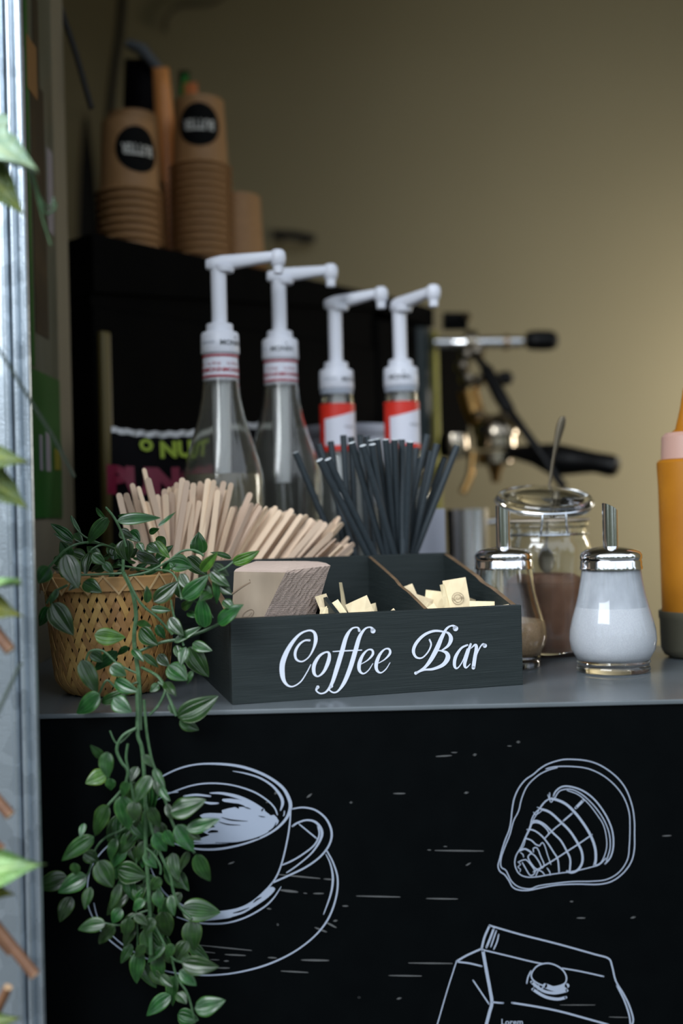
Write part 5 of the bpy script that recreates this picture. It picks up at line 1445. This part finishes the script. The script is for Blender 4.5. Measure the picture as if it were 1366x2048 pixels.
# ------------------------------------------------------------------ espresso machine
MA = Vector((-0.322, 1.47, 1.0)); ME = Vector((0.656, 0.755, 0)).normalized(); MN = Vector((-ME.y, ME.x, 0))
em = tag(empty('espresso_machine', MA, math.atan2(ME.y, ME.x)), 'large black espresso machine with chrome group and steam handles', 'espresso machine')
ML = 0.775
box('side_panel', 0.0, 0.60, 0.006, 0.44, 0.035, 0.445, m_blackm, em, 0.004)
def wedge(name, pts, y0, y1, m):
    n_ = len(pts)
    vs = [(a, y0, b) for a, b in pts] + [(a, y1, b) for a, b in pts]
    fs = [tuple(range(n_)), tuple(range(2 * n_ - 1, n_ - 1, -1))] + [(k, n_ + k, n_ + (k + 1) % n_, (k + 1) % n_) for k in range(n_)]
    return mesh(name, vs, fs, m, em)
wedge('top_hood', [(-0.002, 0.462), (0.60, 0.512), (0.66, 0.505), (ML - 0.01, 0.50), (ML - 0.01, 0.535), (0.62, 0.540), (-0.002, 0.540)], 0.0, 0.45, m_blackm)
wedge('seam_board', [(0.0, 0.4455), (0.60, 0.4455), (0.60, 0.5115), (0.0, 0.4615)], 0.010, 0.44, m_blackm)
box('front_column', 0.601, 0.717, 0.002, 0.44, 0.03, 0.499, m_blackm, em, 0.006)
lathe('corner_column', [(0, 0.03), (0.028, 0.03), (0.03, 0.034), (0.03, 0.497), (0, 0.499)], m_teal, em, 32, loc=(0.748, 0.032, 0))
box('olive_strip', 0.799, 0.812, 0.024, 0.044, 0.05, 0.50, m_olive, em, 0.002)  # upright olive strip beside the corner column
box('lit_edge_strip', 0.004, 0.020, -0.006, 0.0055, 0.04, 0.41, mat('lit_edge_tone', (0.11, 0.085, 0.025), 0.45), em, 0.004)  # added strip, its colour stands for the yellowish lit wall past the machine
box('front_body', 0.815, 0.965, 0.06, 0.42, 0.29, 0.49, m_blackm, em, 0.006)
box('drip_tray', 0.70, 0.98, 0.064, 0.42, 0.03, 0.07, m_steel, em, 0.003)
for a, b in ((0.05, 0.05), (0.05, 0.38), (0.66, 0.05), (0.66, 0.38), (0.93, 0.1), (0.93, 0.38)):
    lathe('foot', [(0, 0.0004), (0.018, 0.0004), (0.016, 0.031), (0, 0.031)], m_black, em, 16, loc=(a, b, 0))
MI = Matrix.Rotation(-em.rotation_euler.z, 4, 'Z')
def ml(p): return tuple(MI @ (p - MA))
def mtube(name, pts, r_, m, seg=14):
    P = [ml(at(*p)) for p in pts]
    if not isinstance(r_, (list, tuple)) and len(P) > 2: P = catmull(P, 5)
    return tube(name, P, r_, m, em, seg)
YM = 2.08
mtube('steam_valve', [(868, 686, YM), (900, 686, YM), (960, 685, YM - 0.01), (1045, 684, YM - 0.02)], 0.0115, m_chrome)
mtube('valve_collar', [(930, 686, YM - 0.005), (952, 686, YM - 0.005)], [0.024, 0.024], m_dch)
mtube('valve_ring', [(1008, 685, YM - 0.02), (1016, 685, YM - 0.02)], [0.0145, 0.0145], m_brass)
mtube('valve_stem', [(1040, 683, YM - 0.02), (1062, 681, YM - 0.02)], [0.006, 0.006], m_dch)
mtube('steam_knob', [(1050, 681, YM - 0.02), (1056, 681, YM - 0.02), (1075, 681, YM - 0.02), (1100, 681, YM - 0.02), (1112, 681, YM - 0.02), (1116, 681, YM - 0.02)], [0.010, 0.017, 0.019, 0.0185, 0.014, 0.006], m_black, 20)
mtube('cup_rail', [(886, 643, YM), (934, 643, YM)], [0.018, 0.018], m_black, 6)
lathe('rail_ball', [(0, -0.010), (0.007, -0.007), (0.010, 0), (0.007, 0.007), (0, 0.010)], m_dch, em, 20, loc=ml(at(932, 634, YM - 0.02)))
mtube('steam_pipe', [(945, 690, YM - 0.015), (955, 715, YM - 0.02), (975, 742, YM - 0.04), (1005, 800, YM - 0.07), (1040, 850, YM - 0.10), (1080, 905, YM - 0.12), (1110, 950, YM - 0.13), (1128, 975, YM - 0.14)], 0.0078, m_black)
mtube('pipe_grip', [(972, 738, YM - 0.04), (1000, 792, YM - 0.068), (1018, 822, YM - 0.08)], [0.0125, 0.0135, 0.012], m_black)
mtube('small_knob', [(990, 757, YM), (1000, 757, YM), (1018, 756, YM), (1026, 756, YM)], [0.005, 0.013, 0.014, 0.006], m_black, 16)
for q in ((933, 712, 0.016), (952, 706, 0.018), (925, 735, 0.016), (935, 760, 0.018), (957, 762, 0.015), (956, 768, 0.012), (957, 830, 0.013)):
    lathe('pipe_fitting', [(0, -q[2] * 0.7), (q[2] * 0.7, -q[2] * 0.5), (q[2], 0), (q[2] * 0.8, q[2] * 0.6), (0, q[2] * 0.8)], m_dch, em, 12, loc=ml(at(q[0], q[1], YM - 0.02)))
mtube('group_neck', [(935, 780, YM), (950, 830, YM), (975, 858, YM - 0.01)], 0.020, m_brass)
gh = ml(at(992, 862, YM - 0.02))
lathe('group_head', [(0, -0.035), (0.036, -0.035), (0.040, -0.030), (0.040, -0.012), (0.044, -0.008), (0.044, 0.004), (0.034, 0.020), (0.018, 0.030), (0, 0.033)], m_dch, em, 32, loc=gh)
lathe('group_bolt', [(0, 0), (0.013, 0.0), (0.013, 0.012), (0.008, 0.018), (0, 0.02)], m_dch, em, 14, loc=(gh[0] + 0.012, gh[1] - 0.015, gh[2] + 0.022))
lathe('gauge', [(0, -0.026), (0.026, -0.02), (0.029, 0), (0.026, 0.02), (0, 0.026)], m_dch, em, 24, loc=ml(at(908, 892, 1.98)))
mtube('drain_spout', [(945, 905, YM - 0.04), (940, 950, YM - 0.05), (925, 985, YM - 0.06)], 0.007, m_brass)
# portafilter: locked into the group, part that can be lifted away
pf = tag(empty('portafilter', at(990, 915, YM - 0.03)), 'portafilter with thick black handle locked under the chrome group', 'portafilter')
def pp_(px, py, Y): return tuple(at(px, py, Y) - pf.location)
lathe('basket_ring', [(0, -0.014), (0.030, -0.014), (0.034, -0.010), (0.034, 0.010), (0, 0.010)], m_dch, pf, 28)
lathe('twin_spout', [(0, -0.048), (0.007, -0.046), (0.010, -0.03), (0.016, -0.014), (0, -0.014)], m_brass, pf, 16)
H_ = [pp_(1012, 905, YM - 0.04), pp_(1040, 906, YM - 0.06), pp_(1070, 909, YM - 0.08), pp_(1110, 920, YM - 0.10), pp_(1150, 922, YM - 0.12), pp_(1190, 925, YM - 0.14), pp_(1222, 931, YM - 0.16), pp_(1234, 933, YM - 0.165), pp_(1238, 934, YM - 0.167)]
tube('handle', H_, [0.009, 0.014, 0.0195, 0.030, 0.0245, 0.0185, 0.0195, 0.016, 0.006], m_black, pf, 20)

# milk pitcher
mj = tag(empty('milk_pitcher', (xat(936, 1080, 1.62), 1.62, 1.0)), 'steel milk pitcher half hidden between the straws and the jar', 'pitcher')
lathe('pitcher_body', [(0, 0.001), (0.034, 0.001), (0.036, 0.005), (0.035, 0.05), (0.030, 0.10), (0.031, 0.16), (0.0295, 0.16), (0.028, 0.10), (0.033, 0.05), (0.033, 0.006), (0, 0.006)], m_steel, mj, 40)
tube('handle', catmull([(0.030, 0.0, 0.14), (0.052, 0.0, 0.138), (0.056, 0, 0.10), (0.050, 0, 0.05), (0.035, 0, 0.04)], 5), 0.004, m_steel, mj, 8)
# small glass beside it
gl = tag(empty('shot_glass', (xat(948, 1080, 1.40), 1.40, 1.0)), 'small clear glass standing behind the box corner and the dispenser', 'glass')
lathe('glass_body', [(0, 0.001), (0.028, 0.001), (0.030, 0.004), (0.036, 0.085), (0.0345, 0.085), (0.028, 0.008), (0, 0.008)], m_glass, gl, 36)

# ------------------------------------------------------------------ kraft cups on the machine
ZM = 1.5402
cup_h, cup_r, cup_rt = 0.107, 0.0462, 0.0375
def cup_mesh():
    prof = [(0, cup_h - 0.006), (cup_rt - 0.0015, cup_h - 0.006), (cup_rt - 0.0012, cup_h), (cup_rt, cup_h), (cup_r - 0.0036, 0.0052), (cup_r + 0.0006, 0.0056), (cup_r + 0.0026, 0.0028), (cup_r - 0.0005, 0.0002), (cup_r - 0.003, 0.0008), (cup_r - 0.0034, 0.004), (cup_rt - 0.0016, cup_h - 0.0075), (0, cup_h - 0.0075)]
    o = lathe('paper_cup', prof, m_kraft, None, 40)
    me = o.data; bpy.data.objects.remove(o); return me
CUPM = cup_mesh()
def cup_at(x_, y_, z_, label, group):
    o = bpy.data.objects.new('paper_cup', CUPM); COL.objects.link(o)
    o.location = (x_, y_, z_)
    tag(o, label, 'cup', group); return o
def cup_logo(par, yaw):
    g = Geo(); zc = 0.060; rr = 0.0335
    sl = (cup_r - 0.0035 - cup_rt) / (cup_h - 0.004)
    def P(a, b, off): 
        z = zc + b; r_ = cup_r - 0.0035 - sl * (z - 0.004) + off
        an = a / r_ + yaw
        return (r_ * sin(an), -r_ * cos(an), z)
    n_ = 36
    for q in range(5):
        r0, r1 = rr * q / 5, rr * (q + 1) / 5
        for k in range(n_):
            a0, a1 = 2 * pi * k / n_, 2 * pi * (k + 1) / n_
            pts = [(r0 * cos(a0), r0 * sin(a0)), (r1 * cos(a0), r1 * sin(a0)), (r1 * cos(a1), r1 * sin(a1)), (r0 * cos(a1), r0 * sin(a1))]
            if q == 0: pts = pts[:3]
            g.add([P(a, b, 0.0006) for a, b in pts], [tuple(range(len(pts)))], 0)
    v, f = text_geo('BUTTER', 0.0132, 0.0005)
    g.add([P(-a, -b * 1.6, 0.0012) for a, b, c in v], f, 1)
    return g.obj('logo_disc', [m_disc, m_offwhite], par)
def mpos(a, b): return MA + ME * a + MN * b
STK = [(0.109, 0.060, 8, 'first'), (0.2480, 0.060, 14, 'second')]
step = 0.0115
GC = 'kraft paper cups stacked upside down on the machine'
for si, (a, b, n_, nm) in enumerate(STK):
    p = mpos(a, b)
    for k in range(n_):
        top = k == n_ - 1
        if si == 0: lab = 'kraft cup with black disc logo, topmost of the shorter stack' if top else '%s kraft cup down from the top of the shorter stack' % ORD[n_ - 1 - k]
        else: lab = 'kraft cup with black disc logo, topmost of the taller stack' if top else '%s kraft cup down from the top of the taller stack' % ORD[n_ - 1 - k]
        o = cup_at(p.x, p.y, ZM + k * step, lab, GC)
        if top:
            yaw = math.atan2(p.x, p.y)
            cup_logo(o, -yaw * 1.0 + (0.35 if si == 0 else -0.02))
p = mpos(0.338, 0.075)
for k in range(3): cup_at(p.x, p.y, ZM + k * step, ('plain kraft cup topmost of the lowest stack beside the taller one', 'plain kraft cup second down in the lowest stack', 'plain kraft cup standing on the machine under the lowest stack')[2 - k], GC)
p = mpos(0.175, 0.132)
for k in range(12): cup_at(p.x, p.y, ZM + k * step, ('kraft cup seen just behind the shorter stack, topmost there' if k == 11 else 'kraft cup hidden low in the rear stack behind the other two'), GC)

# bags behind the cups
def bag(name, px0, px1, pytop, Y, zbase, m, label, depth=0.05, lean=0.0, front=None):
    p0, p1 = at(px0, pytop, Y), at(px1, pytop, Y)
    cx, w = (p0.x + p1.x) / 2, (p1.x - p0.x); h = p0.z - zbase
    e_ = tag(empty(name, (cx, Y, zbase)), label, 'bag')
    vs, fs = [], []
    N = 10
    for i in range(N + 1):
        t = i / N
        d = depth * 0.5 * (1 - max(0, (t - 0.45) / 0.55) ** 1.4) + 0.001; ww = w / 2 * (1 - 0.10 * t * t)
        off = lean * t * t
        vs += [(-ww + off, -d, t * h), (ww + off, -d, t * h), (ww + off, d, t * h), (-ww + off, d, t * h)]
    for i in range(N):
        a = 4 * i
        for k in range(4): fs.append((a + k, a + (k + 1) % 4, a + 4 + (k + 1) % 4, a + 4 + k))
    fs.append((3, 2, 1, 0)); fs.append((4 * N, 4 * N + 1, 4 * N + 2, 4 * N + 3))
    mesh('bag_body', vs, fs, m, e_, True)
    return e_, w, h
q = mpos(0.235, 0.30)
YB = q.y
be, w_, h_ = bag('coffee_bag', 246, 318, 118, YB, ZM, m_bag, 'black coffee bag with folded grey top standing behind the cup stacks', 0.07)
tube('folded_top', [(-0.020, -0.01, h_ + 0.022), (0.004, -0.012, h_ + 0.010), (0.036, -0.012, h_ - 0.030)], [0.008, 0.011, 0.008], mat('grey_foil', (0.10, 0.11, 0.12), 0.4), be, 8)
be2, w2, h2 = bag('orange_bag', 316, 352, 135, YB - 0.09, ZM, m_orange, 'shiny orange foil bag squeezed between the black bag and the taller cup stack', 0.03, -0.01)
be3, w3, h3 = bag('snack_bag', 356, 380, 142, YB + 0.06, ZM, m_blackm, 'narrow dark snack bag with green label peeping over the taller cup stack', 0.04)
mesh('green_label', [(-0.004, -0.0225, h3 - 0.05), (w3 / 2 - 0.001, -0.0225, h3 - 0.05), (w3 / 2 - 0.001, -0.015, h3 - 0.012), (0.0, -0.015, h3 - 0.012)], [(0, 1, 2, 3)], mat('bright_green_ink', (0.02, 0.20, 0.02), 0.5), be3)
be4, w4, h4 = bag('snack_bag', 366, 396, 166, YB, ZM, mat('orange_paper', (0.62, 0.19, 0.06), 0.6), 'dull orange packet peeping over the rim of the taller cup stack', 0.03)

# ------------------------------------------------------------------ things hanging on the back wall
ap = tag(empty('folded_apron', at(172, 250, 2.97)), 'long black apron hanging folded beside the partition', 'apron')
vs, fs = [], []
zt = at(172, 236, 2.97).z - ap.location.z; zb = 0.3 - ap.location.z
rows = 14
for i in range(rows + 1):
    t = i / rows; z_ = zt + (zb - zt) * t
    hw = 0.006 + 0.028 * min(1, t * 5) ** 0.7
    for k in range(9):
        u = k / 8 * 2 - 1
        vs.append((u * hw + 0.004 * sin(t * 5), -0.012 * cos(u * 7) * min(1, t * 4), z_))
for i in range(rows):
    for k in range(8):
        a = i * 9 + k; fs.append((a, a + 1, a + 10, a + 9))
mesh('cloth', vs, fs, m_rubber, ap, True)
tube('hook', [(0, 0.028, zt + 0.01), (0, 0.0, zt + 0.008), (0, -0.01, zt + 0.02)], 0.003, m_steel, ap, 8)
def cable(pts, r_, label, m=m_rubber):
    P = catmull([tuple(at(*p)) for p in pts], 6)
    o = tube('cable', P, r_, m, None, 8); tag(o, label, 'cable'); return o
cable([(248, -60, 2.9), (240, 60, 2.9), (226, 160, 2.9), (215, 300, 2.9), (208, 480, 2.9), (205, 700, 2.9)], 0.011, 'thick dark hose running down the back wall beside the cup stacks')
cable([(470, -40, 2.985), (430, 4, 2.985), (360, 12, 2.985), (333, 36, 2.985), (330, 62, 2.985)], 0.006, 'thin cable looping over the top of the back wall', mat('olive_cable', (0.10, 0.085, 0.05), 0.7))
rl = tag(tube('coat_hook_rail', [at(545, 468, 2.93), at(590, 470, 2.93), at(628, 478, 2.95)], 0.012, m_rubber, None, 8), 'short dark bar on the back wall just above the tall pumps', 'rail')
for q in (at(560, 468, 2.93), at(610, 474, 2.94)):
    tube('bracket', [q, Vector((q.x, 3.0, q.z))], 0.006, m_rubber, rl, 8)

# drape all empties' children: nothing else to do
bpy.context.view_layer.update()
